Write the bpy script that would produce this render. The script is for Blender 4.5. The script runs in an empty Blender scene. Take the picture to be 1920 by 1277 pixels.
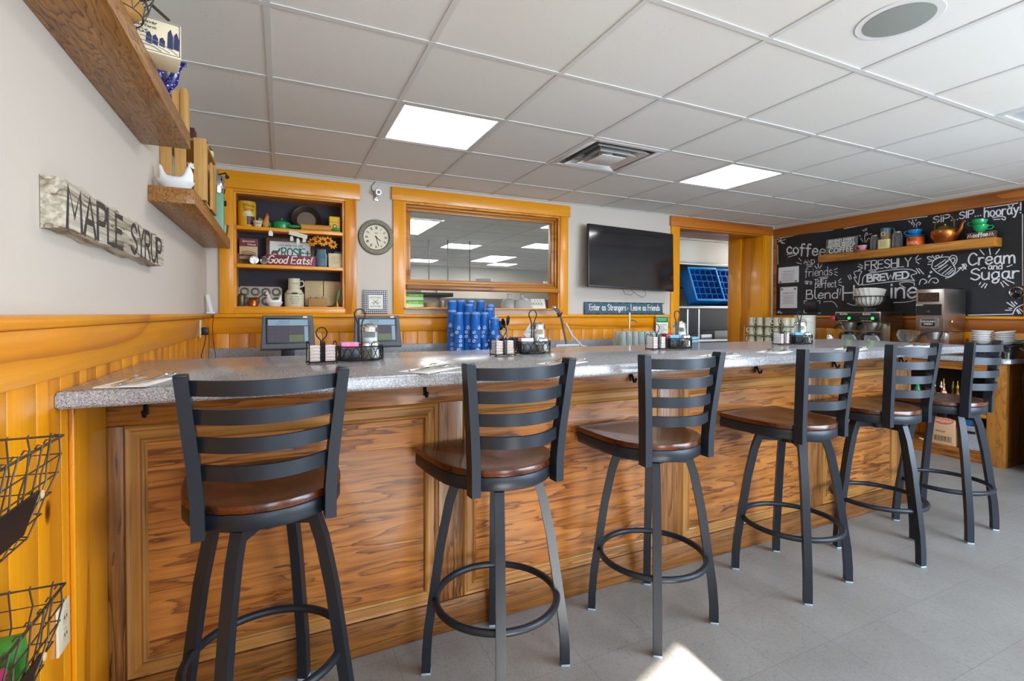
import bpy, bmesh, math, random
from mathutils import Vector, Matrix
random.seed(7)
C = bpy.context.scene.collection
SC = bpy.context.scene
R = math.radians

# ---------------------------------------------------------------- camera
cam = bpy.data.cameras.new('camera'); cam_o = bpy.data.objects.new('camera', cam); C.objects.link(cam_o)
def _cam():
    yaw, pitch, roll = .4379, -.0165, .0021
    cy, sy, cp, sp = math.cos(yaw), math.sin(yaw), math.cos(pitch), math.sin(pitch)
    fwd = Vector((sy*cp, cy*cp, sp)); right = Vector((cy, -sy, 0)); up = right.cross(fwd)
    r2 = right*math.cos(roll)+up*math.sin(roll); u2 = up*math.cos(roll)-right*math.sin(roll)
    m = Matrix((r2, u2, -fwd)).transposed().to_4x4(); m.translation = Vector((.0419, -3.821, 1.2474))
    cam_o.matrix_world = m
_cam()
cam.sensor_width = 36; cam.lens = 924.85/1920*36; cam.shift_y = -.01817; cam.clip_start = .02
SC.camera = cam_o

# ---------------------------------------------------------------- light
world = bpy.data.worlds.new('world'); SC.world = world; world.use_nodes = True
world.node_tree.nodes['Background'].inputs[0].default_value = (.62, .78, 1, 1)
world.node_tree.nodes['Background'].inputs[1].default_value = 1.5
def area(name, loc, look, sx, sy, power, color):
    l = bpy.data.lights.new(name, 'AREA'); l.shape = 'RECTANGLE'; l.size = sx; l.size_y = sy; l.energy = power; l.color = color
    o = bpy.data.objects.new(name, l); C.objects.link(o); o.location = loc
    o.rotation_euler = (Vector(look)-Vector(loc)).to_track_quat('-Z', 'Z').to_euler()
    return o
sun = bpy.data.lights.new('sun', 'SUN'); sun.energy = 38; sun.angle = .009; sun.color = (1, .93, .82)
sun_o = bpy.data.objects.new('sun', sun); C.objects.link(sun_o)
sun_o.rotation_euler = Vector((.06, 1, -.5616)).to_track_quat('-Z', 'Z').to_euler()
# daylight entering by the three windows of the slanted street wall behind the camera
area('window_daylight', (3.55, -5.0, 1.45), (3.05, -3.6, 1.35), 2.7, 1.35, 140, (.72, .86, 1))
area('window_daylight', (.66, -6.05, 1.45), (.2, -4.7, 1.4), 1.0, 1.3, 32, (.80, .90, 1))
SC.view_settings.view_transform = 'Standard'; SC.view_settings.look = 'None'
SC.view_settings.exposure = 0.38; SC.view_settings.gamma = 1; SC.view_settings.use_curve_mapping = False
LAMP = 11.0

# ---------------------------------------------------------------- materials
def hexc(h):
    h = h.lstrip('#'); v = [int(h[i:i+2], 16)/255 for i in (0, 2, 4)]
    return tuple(x/12.92 if x <= .04045 else ((x+.055)/1.055)**2.4 for x in v)+(1,)
_M = {}
def mat(name, color='#808080', rough=.5, metal=0, emit=0, coat=0, spec=None):
    if name in _M: return _M[name]
    m = bpy.data.materials.new(name); m.use_nodes = True; b = m.node_tree.nodes['Principled BSDF']
    c = hexc(color) if isinstance(color, str) else color
    b.inputs['Base Color'].default_value = c; b.inputs['Roughness'].default_value = rough; b.inputs['Metallic'].default_value = metal
    if coat: b.inputs['Coat Weight'].default_value = coat; b.inputs['Coat Roughness'].default_value = .08
    if spec is not None: b.inputs['Specular IOR Level'].default_value = spec
    if emit: b.inputs['Emission Color'].default_value = c; b.inputs['Emission Strength'].default_value = emit
    _M[name] = m; return m
class NT:
    def __init__(s, m): s.t = m.node_tree; s.b = s.t.nodes['Principled BSDF']
    def n(s, kind, **kw):
        x = s.t.nodes.new('ShaderNode'+kind)
        for k, v in kw.items():
            if k in x.inputs: x.inputs[k].default_value = v
            else: setattr(x, k, v)
        return x
    def l(s, a, b): s.t.links.new(a, b)
    def ramp(s, fac, stops, interp='LINEAR'):
        r = s.n('ValToRGB'); r.color_ramp.interpolation = interp; e = r.color_ramp.elements
        while len(e) < len(stops): e.new(.5)
        for x, (p, c) in zip(e, stops): x.position = p; x.color = hexc(c) if isinstance(c, str) else (c, c, c, 1)
        s.l(fac, r.inputs[0]); return r.outputs[0]
    def math(s, op, a, b=None):
        x = s.n('Math', operation=op)
        for i, v in enumerate((a, b)):
            if v is None: continue
            if hasattr(v, 'links'): s.l(v, x.inputs[i])
            else: x.inputs[i].default_value = v
        return x.outputs[0]
    def mix(s, fac, a, b, mode='MIX'):
        x = s.n('Mix', data_type='RGBA', blend_type=mode)
        for i, v in ((0, fac), (6, a), (7, b)):
            if hasattr(v, 'links'): s.l(v, x.inputs[i])
            elif i == 0: x.inputs[0].default_value = v
            else: x.inputs[i].default_value = hexc(v) if isinstance(v, str) else v
        return x.outputs[2]
    def coords(s, scale=(1, 1, 1), loc=(0, 0, 0)):
        t = s.n('TexCoord'); m = s.n('Mapping'); m.inputs['Scale'].default_value = scale; m.inputs['Location'].default_value = loc
        s.l(t.outputs['Object'], m.inputs[0]); return m.outputs[0]
    def bump(s, h, strength, dist=.01):
        x = s.n('Bump', Strength=strength, Distance=dist); s.l(h, x.inputs['Height']); s.l(x.outputs[0], s.b.inputs['Normal'])
AX = {'X': 0, 'Y': 1, 'Z': 2}
def wood(name, light, mid, dark, axis='X', scale=3.0, stretch=.12, rings=9, rough=.38, knots=0, fiber=.35, plank=0, plank_axis='X', loc=(0, 0, 0), thin=.16, coat=.15, jag=0):
    if name in _M: return _M[name]
    m = mat(name, light, rough, coat=coat); k = NT(m)
    sc = [1, 1, 1]; sc[AX[axis]] = stretch; co = k.coords(sc, loc)
    src = co; tone = None
    if plank:
        t = k.n('TexCoord'); sp = k.n('SeparateXYZ'); k.l(t.outputs['Object'], sp.inputs[0])
        idx = k.math('FLOOR', k.math('DIVIDE', sp.outputs[AX[plank_axis]], plank))
        wn = k.n('TexWhiteNoise', noise_dimensions='1D'); k.l(idx, wn.inputs['W'])
        vm = k.n('VectorMath', operation='MULTIPLY_ADD'); k.l(wn.outputs['Color'], vm.inputs[0]); vm.inputs[1].default_value = (7, 7, 7); k.l(co, vm.inputs[2])
        src = vm.outputs[0]; tone = wn.outputs['Value']
    n1 = k.n('TexNoise', Scale=scale, Detail=3.5, Roughness=.5, Distortion=.35); k.l(src, n1.inputs['Vector'])
    sc2 = [1, 1, 1]; sc2[AX[axis]] = .03; n2 = k.n('TexNoise', Scale=95, Detail=2); k.l(k.coords(sc2), n2.inputs['Vector'])
    ph = k.math('MULTIPLY', n1.outputs[0], rings)
    if jag: ph = k.math('ADD', ph, k.math('MULTIPLY', n2.outputs[0], jag))
    fr = k.math('FRACT', ph)
    base = k.ramp(fr, [(0, dark), (thin, mid), (min(.95, thin*3.2), light), (.86, light), (1, mid)])
    out = k.mix(k.math('MULTIPLY', k.ramp(n2.outputs[0], [(.38, 1.0), (.62, 0.0)]), fiber), base, dark)
    n3 = k.n('TexNoise', Scale=scale*.5, Detail=1); k.l(src, n3.inputs['Vector'])
    out = k.mix(k.math('MULTIPLY', k.ramp(n3.outputs[0], [(.35, 0.0), (.7, 1.0)]), .35), out, mid)
    if tone is not None: out = k.mix(k.math('MULTIPLY', tone, .35), out, mid)
    if knots:
        sk = [1, 1, 1]; sk[AX[axis]] = .55; v = k.n('TexVoronoi', Scale=knots, Randomness=1); k.l(k.coords(sk, (.37, .21, .63)), v.inputs['Vector'])
        nn = k.n('TexNoise', Scale=14, Detail=1); k.l(k.coords(sc), nn.inputs['Vector'])
        d = k.math('ADD', v.outputs['Distance'], k.math('MULTIPLY', k.math('SUBTRACT', nn.outputs[0], .5), .06))
        out = k.mix(k.ramp(d, [(.03, 1.0), (.06, 0.7), (.085, 0.0)]), out, '#5a2606')
    k.l(out, k.b.inputs['Base Color']); k.bump(fr, .06, .003)
    return m
def pine(axis, **kw): return wood('knotty_pine_'+axis+''.join(str(v) for v in kw.values())[:12].replace('.', ''), '#ec9d10', '#de8b08', '#ae640a', axis, scale=2.4, stretch=.07, rings=5, rough=.32, knots=4.6, fiber=.18, **kw)
def oak(axis, **kw): return wood('oak_'+axis+''.join(str(v) for v in kw.values())[:12].replace('.', ''), '#a96a26', '#945a1e', '#43220a', axis, scale=kw.pop('scale', 20), stretch=kw.pop('stretch', .10), rings=5, rough=.36, fiber=.45, thin=.22, jag=.5, **kw)
def speckle(name, cols, scale=230, rough=.2, coat=.12):
    if name in _M: return _M[name]
    m = mat(name, cols[1], rough, coat=coat); k = NT(m); co = k.coords()
    v = k.n('TexVoronoi', Scale=scale, feature='F1'); k.l(co, v.inputs['Vector'])
    s = k.n('SeparateColor'); k.l(v.outputs['Color'], s.inputs[0])
    c = k.ramp(s.outputs[0], [(0, cols[0]), (.13, cols[1]), (.55, cols[2]), (.84, cols[3])], 'CONSTANT')
    n = k.n('TexNoise', Scale=scale*.5, Detail=3); k.l(co, n.inputs['Vector'])
    k.l(k.mix(k.ramp(n.outputs[0], [(.35, 0.0), (.75, .8)]), c, cols[2]), k.b.inputs['Base Color']); return m
def glass(name, tint='#ffffff', refl=.12, clear=.9, rough=0.02):
    if name in _M: return _M[name]
    m = bpy.data.materials.new(name); m.use_nodes = True; t = m.node_tree; t.nodes.clear()
    o = t.nodes.new('ShaderNodeOutputMaterial'); mx = t.nodes.new('ShaderNodeMixShader'); tr = t.nodes.new('ShaderNodeBsdfTransparent'); pr = t.nodes.new('ShaderNodeBsdfPrincipled')
    tr.inputs[0].default_value = hexc(tint); pr.inputs['Base Color'].default_value = hexc(tint); pr.inputs['Roughness'].default_value = rough
    lw = t.nodes.new('ShaderNodeLayerWeight'); lw.inputs[0].default_value = .25
    ma = t.nodes.new('ShaderNodeMath'); ma.operation = 'MULTIPLY_ADD'; ma.inputs[1].default_value = .45; ma.inputs[2].default_value = 1-clear; ma.use_clamp = True
    t.links.new(lw.outputs['Fresnel'], ma.inputs[0]); t.links.new(ma.outputs[0], mx.inputs[0]); t.links.new(tr.outputs[0], mx.inputs[1]); t.links.new(pr.outputs[0], mx.inputs[2]); t.links.new(mx.outputs[0], o.inputs[0])
    _M[name] = m; return m

PINE_X, PINE_Y, PINE_Z = pine('X'), pine('Y'), pine('Z')
PLANK_X = pine('Z', plank=.131, plank_axis='X'); PLANK_Y = pine('Z', plank=.1305, plank_axis='Y')
OAK_X, OAK_Y, OAK_Z = oak('X'), oak('Y'), oak('Z')
OAK_PANEL = wood('oak_panel', '#c07c36', '#a66526', '#4f260c', 'X', scale=19, stretch=.11, rings=5.2, rough=.34, fiber=.3, thin=.28, coat=.2, jag=.5)
OAK_SHELF_Y = wood('oak_shelf', '#b07a38', '#99642a', '#432507', 'Y', scale=15, stretch=.2, rings=13, rough=.45, fiber=.35, thin=.2, jag=.4)
BOARD_X = wood('board_orange', '#c8741a', '#b8640f', '#8a4408', 'X', scale=2.2, stretch=.07, rings=5, knots=2.2, fiber=.2)
BOARD_Y = wood('board_orange_y', '#b56a1c', '#a35a12', '#713a08', 'Y', scale=2.2, stretch=.07, rings=6, fiber=.3)
CRATE = wood('crate_wood', '#d3a35c', '#c3904a', '#9a6a2e', 'Z', scale=5, stretch=.1, rings=5, rough=.6, fiber=.3, coat=0)
GRANITE = speckle('speckled_laminate', ['#58585d', '#86878c', '#a1a2a7', '#c6c7cb'], scale=400)
METAL = mat('black_metal', '#222932', .40, .32)
SEATW = wood('walnut_seat', '#5e2b0d', '#4a1f08', '#2a1006', 'Y', scale=9, stretch=.15, rings=4, rough=.26, fiber=.4, coat=.22)
STEEL = mat('stainless_steel', '#b9b6b0', .28, 1); STEEL_D = mat('dark_steel', '#5b5a58', .4, .9); CHROME = mat('chrome', '#dcdcdc', .12, 1)
BLACK = mat('black_plastic', '#17181b', .4); WHITE = mat('white_china', '#eeeeec', .25, coat=.3); CREAM = mat('cream_stoneware', '#d8cfb2', .4)
COPPER = mat('copper', '#b8662f', .28, .9); BRASS = mat('brass', '#9a7a3a', .32, .9); PAPER = mat('paper', '#ece8de', .8); IRON = mat('bronze_wire', '#5c5348', .45, .7)
CHALK = mat('chalk', '#d8d8dc', .9); INK = mat('ink', '#26231f', .7); GLASS = glass('clear_glass', '#f4f8f8', clear=.95); PANE = glass('window_glass', '#fbfdfc', clear=.97)
RED = mat('red', '#c4262a', .45); GREEN = mat('green', '#128a4f', .35, coat=.3); GOLDY = mat('yellow', '#e2bd17', .45); ORANGE = mat('orange', '#dd5a14', .4, coat=.3)

# ---------------------------------------------------------------- mesh helpers
class MB:
    def __init__(s): s.bm = bmesh.new()
    def bx(s, x0, x1, y0, y1, z0, z1, bev=0, m=None):
        return s.box(((x0+x1)/2, (y0+y1)/2, (z0+z1)/2), (abs(x1-x0), abs(y1-y0), abs(z1-z0)), bev, m)
    def box(s, c, d, bev=0, m=None, seg=2):
        g = bmesh.ops.create_cube(s.bm, size=1)['verts']
        for v in g: v.co = Vector((v.co.x*d[0], v.co.y*d[1], v.co.z*d[2]))+Vector(c)
        if bev:
            e = list({e for v in g for e in v.link_edges}); r = bmesh.ops.bevel(s.bm, geom=e, offset=min(bev, min(d)*.45), segments=seg, affect='EDGES', profile=.5)
            g = list({v for f in r['faces'] for v in f.verts} | {v for v in g if v.is_valid})
        if m is not None:
            for v in g: v.co = m @ v.co
        return s
    def loft(s, rings, cap0=True, cap1=True, closed=True):
        vs = [[s.bm.verts.new(p) for p in r] for r in rings]; n = len(rings[0])
        for a, b in zip(vs, vs[1:]):
            for i in range(n if closed else n-1):
                j = (i+1) % n
                try: s.bm.faces.new((a[i], a[j], b[j], b[i]))
                except ValueError: pass
        if cap0: s.bm.faces.new(vs[0][::-1])
        if cap1: s.bm.faces.new(vs[-1])
        return s
    def lathe(s, prof, n=20, c=(0, 0, 0), m=None):
        rings = []
        for r, z in prof:
            ring = [Vector((c[0]+max(r, 1e-4)*math.cos(2*math.pi*i/n), c[1]+max(r, 1e-4)*math.sin(2*math.pi*i/n), c[2]+z)) for i in range(n)]
            rings.append([m @ p for p in ring] if m is not None else ring)
        return s.loft(rings)
    def cyl(s, p0, p1, r0, r1=None, n=12):
        p0, p1 = Vector(p0), Vector(p1); d = (p1-p0); q = d.to_track_quat('Z', 'Y').to_matrix(); r1 = r0 if r1 is None else r1
        f = lambda p, r: [p+q@Vector((r*math.cos(2*math.pi*i/n), r*math.sin(2*math.pi*i/n), 0)) for i in range(n)]
        return s.loft([f(p0, r0), f(p1, r1)])
    def tube(s, pts, r, n=6, closed=False):
        pts = [Vector(p) for p in pts]; k = len(pts); rings = []; up = None
        rr = r if isinstance(r, (list, tuple)) else [r]*k
        for i, p in enumerate(pts):
            a = pts[i-1] if (i or closed) else p; b = pts[(i+1) % k] if (i < k-1 or closed) else p
            t = (b-a).normalized() if (b-a).length > 1e-9 else Vector((0, 0, 1))
            if up is None: up = t.orthogonal().normalized()
            else:
                up = up-t*up.dot(t); up = up.normalized() if up.length > 1e-6 else t.orthogonal().normalized()
            sd = t.cross(up)
            rings.append([p+(up*math.cos(2*math.pi*j/n)+sd*math.sin(2*math.pi*j/n))*rr[i] for j in range(n)])
        if closed: return s.loft(rings+[rings[0]], False, False)
        return s.loft(rings)
    def bar(s, pts, w, h, side, closed=False):   # rectangular bar: w along the fixed side vector, h across, mitred
        pts = [Vector(p) for p in pts]; sd = Vector(side).normalized(); rings = []
        for i, p in enumerate(pts):
            d0 = (p-pts[i-1]).normalized() if i else None; d1 = (pts[i+1]-p).normalized() if i < len(pts)-1 else None
            t = ((d0 or d1)+(d1 or d0)).normalized(); nn = sd.cross(t).normalized(); k = 1/max(.4, t.dot(d0 or d1))
            a, b = sd*w/2, nn*h/2*k; rings.append([p-a-b, p+a-b, p+a+b, p-a+b])
        return s.loft(rings)
    def prism(s, poly, z0, z1, m=None):
        f = lambda z: [(m @ Vector((x, y, z))) if m is not None else Vector((x, y, z)) for x, y in poly]
        return s.loft([f(z0), f(z1)])
    def sphere(s, c, r, sc=(1, 1, 1), n=14, m=None):
        g = bmesh.ops.create_uvsphere(s.bm, u_segments=n, v_segments=max(6, n*2//3), radius=r)['verts']
        for v in g:
            v.co = Vector((v.co.x*sc[0], v.co.y*sc[1], v.co.z*sc[2]))
            if m is not None: v.co = m @ v.co
            v.co += Vector(c)
        return s
    def build(s, name, material, parent=None, angle=35, kind=None, loc=None):
        bmesh.ops.recalc_face_normals(s.bm, faces=s.bm.faces[:])
        me = bpy.data.meshes.new(name); s.bm.to_mesh(me); s.bm.free(); me.materials.append(material)
        if angle:
            me.polygons.foreach_set('use_smooth', [True]*len(me.polygons)); me.set_sharp_from_angle(angle=R(angle))
        o = bpy.data.objects.new(name, me); C.objects.link(o)
        if parent: o.parent = parent
        if kind: o['kind'] = kind
        if loc: o.location = loc
        return o
def tag(o, label, cat, group=None):
    o['label'] = label; o['category'] = cat
    if group: o['group'] = group
    return o
def thing(name, label, cat, loc=(0, 0, 0), rz=0, group=None):
    o = bpy.data.objects.new(name, None); C.objects.link(o); o.location = loc; o.rotation_euler = (0, 0, rz); o.empty_display_size = .05
    return tag(o, label, cat, group)
def dup(root, loc=None, rz=None, label=None, group=None):
    r = root.copy(); C.objects.link(r)
    if loc is not None: r.location = loc
    if rz is not None: r.rotation_euler = (0, 0, rz)
    if label: r['label'] = label
    if group: r['group'] = group
    for ch in list(root.children):
        c = ch.copy(); C.objects.link(c); c.parent = r
        for g in list(ch.children):
            d = g.copy(); C.objects.link(d); d.parent = c
    return r
def struct(name, mb, m, parent=None, angle=35):
    return mb.build(name, m, parent, angle, None if parent else 'structure')
def frame(o, u, v):   # matrix: local x along u, y along v, z out of the surface
    u, v = Vector(u).normalized(), Vector(v).normalized(); n = u.cross(v)
    m = Matrix((u, v, n)).transposed().to_4x4(); m.translation = Vector(o); return m
def text(name, body, size, m, parent, mtx, align='CENTER', ex=.0006, xs=1, shear=0, bold=0):
    cu = bpy.data.curves.new('t', 'FONT'); cu.body = body; cu.size = size; cu.align_x = align; cu.align_y = 'CENTER'; cu.extrude = ex; cu.shear = shear; cu.offset = bold; cu.resolution_u = 3
    ob = bpy.data.objects.new('t', cu); C.objects.link(ob); bpy.context.view_layer.update()
    me = bpy.data.meshes.new_from_object(ob.evaluated_get(bpy.context.evaluated_depsgraph_get())); bpy.data.objects.remove(ob)
    me.transform(mtx @ Matrix.Diagonal((xs, 1, 1, 1))); me.materials.append(m) if not me.materials else me.materials.__setitem__(0, m)
    o = bpy.data.objects.new(name, me); C.objects.link(o)
    if parent: o.parent = parent
    return o
# one-stroke letters for chalk, paint and brush writing; '~' marks curved strokes
G = {'A': (.7, '0,0 .35,1 .7,0|.12,.35 .58,.35'), 'B': (.62, '0,0 0,1|~0,1 .45,1 .5,.75 .3,.54 0,.54|~0,.54 .5,.54 .62,.27 .5,0 0,0'), 'C': (.65, '~.65,.82 .45,1 .2,.95 .02,.6 .05,.25 .3,0 .65,.15'),
 'D': (.65, '0,0 0,1|~0,1 .4,.98 .65,.6 .6,.25 .35,.02 0,0'), 'E': (.55, '.55,1 0,1 0,0 .55,0|0,.52 .45,.52'), 'F': (.55, '.55,1 0,1 0,0|0,.54 .42,.54'), 'G': (.68, '~.65,.85 .4,1 .1,.85 .02,.45 .15,.08 .45,0 .66,.2 .66,.45|.4,.45 .66,.45'),
 'H': (.62, '0,0 0,1|.62,0 .62,1|0,.5 .62,.5'), 'I': (.1, '.05,0 .05,1'), 'L': (.5, '0,1 0,0 .5,0'), 'M': (.8, '0,0 .08,1 .4,.3 .72,1 .8,0'), 'N': (.62, '0,0 0,1 .62,0 .62,1'), 'O': (.7, '~.35,1 .08,.85 .02,.4 .2,.02 .5,.02 .68,.4 .62,.85 .35,1'),
 'P': (.58, '0,0 0,1|~0,1 .5,1 .6,.75 .45,.5 0,.48'), 'Q': (.72, '~.35,1 .08,.85 .02,.4 .2,.02 .5,.02 .68,.4 .62,.85 .35,1|.45,.25 .75,-.05'), 'R': (.62, '0,0 0,1|~0,1 .5,1 .58,.76 .45,.53 0,.5|.25,.5 .62,0'), 'S': (.58, '~.56,.84 .35,1 .08,.88 .06,.65 .5,.42 .56,.18 .3,0 0,.15'),
 'T': (.62, '0,1 .62,1|.31,1 .31,0'), 'U': (.62, '~0,1 .0,.3 .15,.02 .45,.02 .62,.3 .62,1'), 'V': (.64, '0,1 .32,0 .64,1'), 'W': (.9, '0,1 .22,0 .45,.7 .68,0 .9,1'), 'X': (.6, '0,0 .6,1|0,1 .6,0'), 'Y': (.6, '0,1 .3,.5 .6,1|.3,.5 .3,0'),
 'a': (.52, '~.44,.52 .25,.62 .06,.5 .03,.22 .14,.02 .32,.05 .44,.3|~.45,.62 .44,.2 .54,.0'), 'b': (.5, '0,1 0,0|~0,.4 .25,.6 .48,.4 .45,.1 .2,0 0,.12'), 'c': (.45, '~.45,.5 .25,.62 .03,.4 .05,.1 .25,0 .47,.12'), 'd': (.5, '.48,1 .48,0|~.48,.45 .25,.6 .03,.4 .05,.1 .25,0 .48,.15'),
 'e': (.48, '~.03,.32 .46,.36 .4,.58 .2,.62 .02,.4 .05,.1 .25,0 .48,.14'), 'f': (.4, '~.42,.95 .28,1 .16,.85 .16,.3 .12,-.15|0,.6 .38,.6'), 'g': (.5, '~.45,.5 .25,.62 .03,.42 .05,.12 .22,.02 .44,.2|~.46,.6 .46,-.1 .3,-.35 .08,-.28 .1,-.1 .5,.08'),
 'h': (.48, '0,1 0,0|~0,.4 .2,.62 .42,.55 .46,.3 .46,0'), 'i': (.12, '.06,.6 .06,0|.06,.8 .06,.84'), 'l': (.2, '~.05,1 .05,.2 .2,0'), 'm': (.76, '0,.6 0,0|~0,.4 .2,.62 .36,.5 .38,0|~.38,.4 .55,.62 .72,.5 .76,0'), 'n': (.48, '0,.6 0,0|~0,.4 .2,.62 .42,.55 .46,.3 .46,0'),
 'o': (.5, '~.25,.62 .04,.45 .04,.15 .25,0 .46,.15 .46,.45 .25,.62'), 'p': (.5, '0,.6 0,-.35|~0,.4 .25,.62 .48,.4 .45,.1 .2,0 0,.12'), 'r': (.36, '0,.6 0,0|~0,.35 .15,.58 .36,.56'), 's': (.4, '~.38,.52 .2,.62 .05,.5 .12,.35 .35,.25 .38,.1 .2,0 0,.08'), 't': (.36, '.16,.9 .16,.1|0,.6 .34,.6|~.16,.1 .22,0 .36,.06'),
 'u': (.48, '~0,.6 .0,.2 .15,0 .35,.05 .46,.25 .46,.6|.46,.6 .46,0'), 'v': (.45, '0,.6 .22,0 .45,.6'), 'w': (.66, '0,.6 .16,0 .33,.45 .5,0 .66,.6'), 'y': (.48, '0,.6 .24,.05|~.48,.6 .25,.02 .12,-.3 -.02,-.32'), 'k': (.45, '0,1 0,0|.42,.6 0,.25|.15,.36 .45,0'),
 '.': (.12, '.05,.0 .07,.03'), '!': (.14, '.07,1 .06,.28|.06,.0 .06,.04'), '+': (.5, '.25,.75 .25,.25|0,.5 .5,.5'), '-': (.4, '0,.4 .35,.4'), "'": (.12, '.06,1 .05,.8'), '·': (.2, '.1,.32 .1,.38'), ' ': (.32, '')}
def smooth(p, k=4):
    if len(p) < 3: return p
    o = []; n = len(p)
    for i in range(n-1):
        a, b, c, d = p[max(i-1, 0)], p[i], p[i+1], p[min(i+2, n-1)]
        for j in range(k):
            t = j/k; o.append(tuple(.5*((2*b[q])+(-a[q]+c[q])*t+(2*a[q]-5*b[q]+4*c[q]-d[q])*t*t+(-a[q]+3*b[q]-3*c[q]+d[q])*t**3) for q in (0, 1)))
    return o+[p[-1]]
def strokes(s, gap=.16):
    out = []; x = 0
    for ch in s:
        w, g = G.get(ch, G[' '])
        for st in g.split('|'):
            if not st: continue
            cur = st[0] == '~'; p = [tuple(float(q) for q in t.split(',')) for t in st.lstrip('~').split()]
            out.append([(a+x, b) for a, b in (smooth(p) if cur else p)])
        x += w+gap
    return out, x-gap
_RB = [0]
def ribbon(mb, pts, w, m, t=.0007):   # a flat painted or chalked stroke laid on a surface frame
    n = len(pts); L = []; Rr = []; _RB[0] += 1; t += .00009*(_RB[0] % 9)
    for i, p in enumerate(pts):
        a = pts[max(i-1, 0)]; b = pts[min(i+1, n-1)]; dx, dy = b[0]-a[0], b[1]-a[1]; d = math.hypot(dx, dy) or 1
        ex = (dx/d*w*.4, dy/d*w*.4) if i in (0, n-1) else (0, 0); sg = -1 if i == 0 else 1
        px, py = p[0]+sg*ex[0], p[1]+sg*ex[1]; nx, ny = -dy/d*w/2, dx/d*w/2
        L.append((px+nx, py+ny)); Rr.append((px-nx, py-ny))
    rings = [[m @ Vector((*l, 0)), m @ Vector((*r, 0)), m @ Vector((*r, t)), m @ Vector((*l, t))] for l, r in zip(L, Rr)]
    mb.loft(rings)
def write(mb, s, m, size, w, width=None, center=False, slant=0, rise=0):
    st, W = strokes(s); kx = (width/W) if width else size; x0 = -W*kx/2 if center else 0
    for p in st: ribbon(mb, [(x0+a*kx+slant*b*size, b*size+rise*a/W) for a, b in p], w, m)
def arc(cx, cy, r, a0, a1, n=12, ry=None):
    return [(cx+r*math.cos(R(a0+(a1-a0)*i/n)), cy+(ry or r)*math.sin(R(a0+(a1-a0)*i/n))) for i in range(n+1)]
# ================================================================ the setting
XL, XR, YB, ZC = -.455, 5.72, .45, 2.36
WALL = mat('greige_paint', '#cdc3b7', .75); KWALL = mat('kitchen_paint', '#d9d3c8', .6)
def _wall_tex():
    k = NT(WALL); n = k.n('TexNoise', Scale=90, Detail=2); k.l(k.coords(), n.inputs['Vector']); k.bump(n.outputs[0], .05, .002)
_wall_tex()
def cells(cuts_u, cuts_v, holes):
    for u0, u1 in zip(cuts_u, cuts_u[1:]):
        for v0, v1 in zip(cuts_v, cuts_v[1:]):
            cu, cv = (u0+u1)/2, (v0+v1)/2
            if not any(a < cu < b and c < cv < d for a, b, c, d in holes): yield u0, u1, v0, v1
def wall(name, u0, u1, z0, z1, holes, put, m=WALL):
    us = sorted({u0, u1, *[h[0] for h in holes], *[h[1] for h in holes]}); vs = sorted({z0, z1, *[h[2] for h in holes], *[h[3] for h in holes]})
    b = MB()
    for c in cells(us, vs, holes): put(b, *c)
    return struct(name, b, m)
NICHE, PASS, DOOR = (-.28, .52, 1.29, 2.165), (1.005, 2.56, 1.285, 2.215), (4.11, 5.51, 0, 2.235)
wall('wall_back', XL-.1, XR+.1, 0, 2.5, [NICHE, PASS, DOOR], lambda b, a, c, d, e: b.bx(a, c, YB, YB+.15, d, e))
wall('wall_left', -7.2, YB, 0, 2.5, [], lambda b, a, c, d, e: b.bx(XL-.1, XL, a, c, d, e))
wall('wall_right', -7.2, YB, 0, 2.5, [], lambda b, a, c, d, e: b.bx(XR, XR+.1, a, c, d, e))
# unseen street wall behind the camera, two openings, slanted to shape the sun patch
FM = Matrix.Translation((1.3, -6.0, 0)) @ Matrix.Rotation(R(19.9), 4, 'Z')
wall('wall_front', -2.1, 5.2, 0, 2.5, [(-1.15, -.085, .85, 2.14), (1.0, 3.9, .8, 2.15)], lambda b, a, c, d, e: b.bx(a, c, -.12, 0, d, e, m=FM))
for i, (a, c, d, e) in enumerate([(-1.15, -.085, .85, 2.14), (1.0, 3.9, .8, 2.15)]):
    b = MB(); w = .05
    for q in ((a, a+w, d, e), (c-w, c, d, e), (a+w, c-w, d, d+w), (a+w, c-w, e-w, e), ((a+c)/2-.02, (a+c)/2+.02, d+w, e-w))[:4 if i == 0 else 5]: b.bx(q[0], q[1], -.1, -.02, q[2], q[3], m=FM)
    struct('window_%d' % (i+2), b, PINE_X)
struct('sun_block_slab', MB().bx(.2, 4.6, -3.4, -.12, 2.3, 2.36, m=FM), KWALL)   # unseen slab added to block sun at the wide street window
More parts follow.
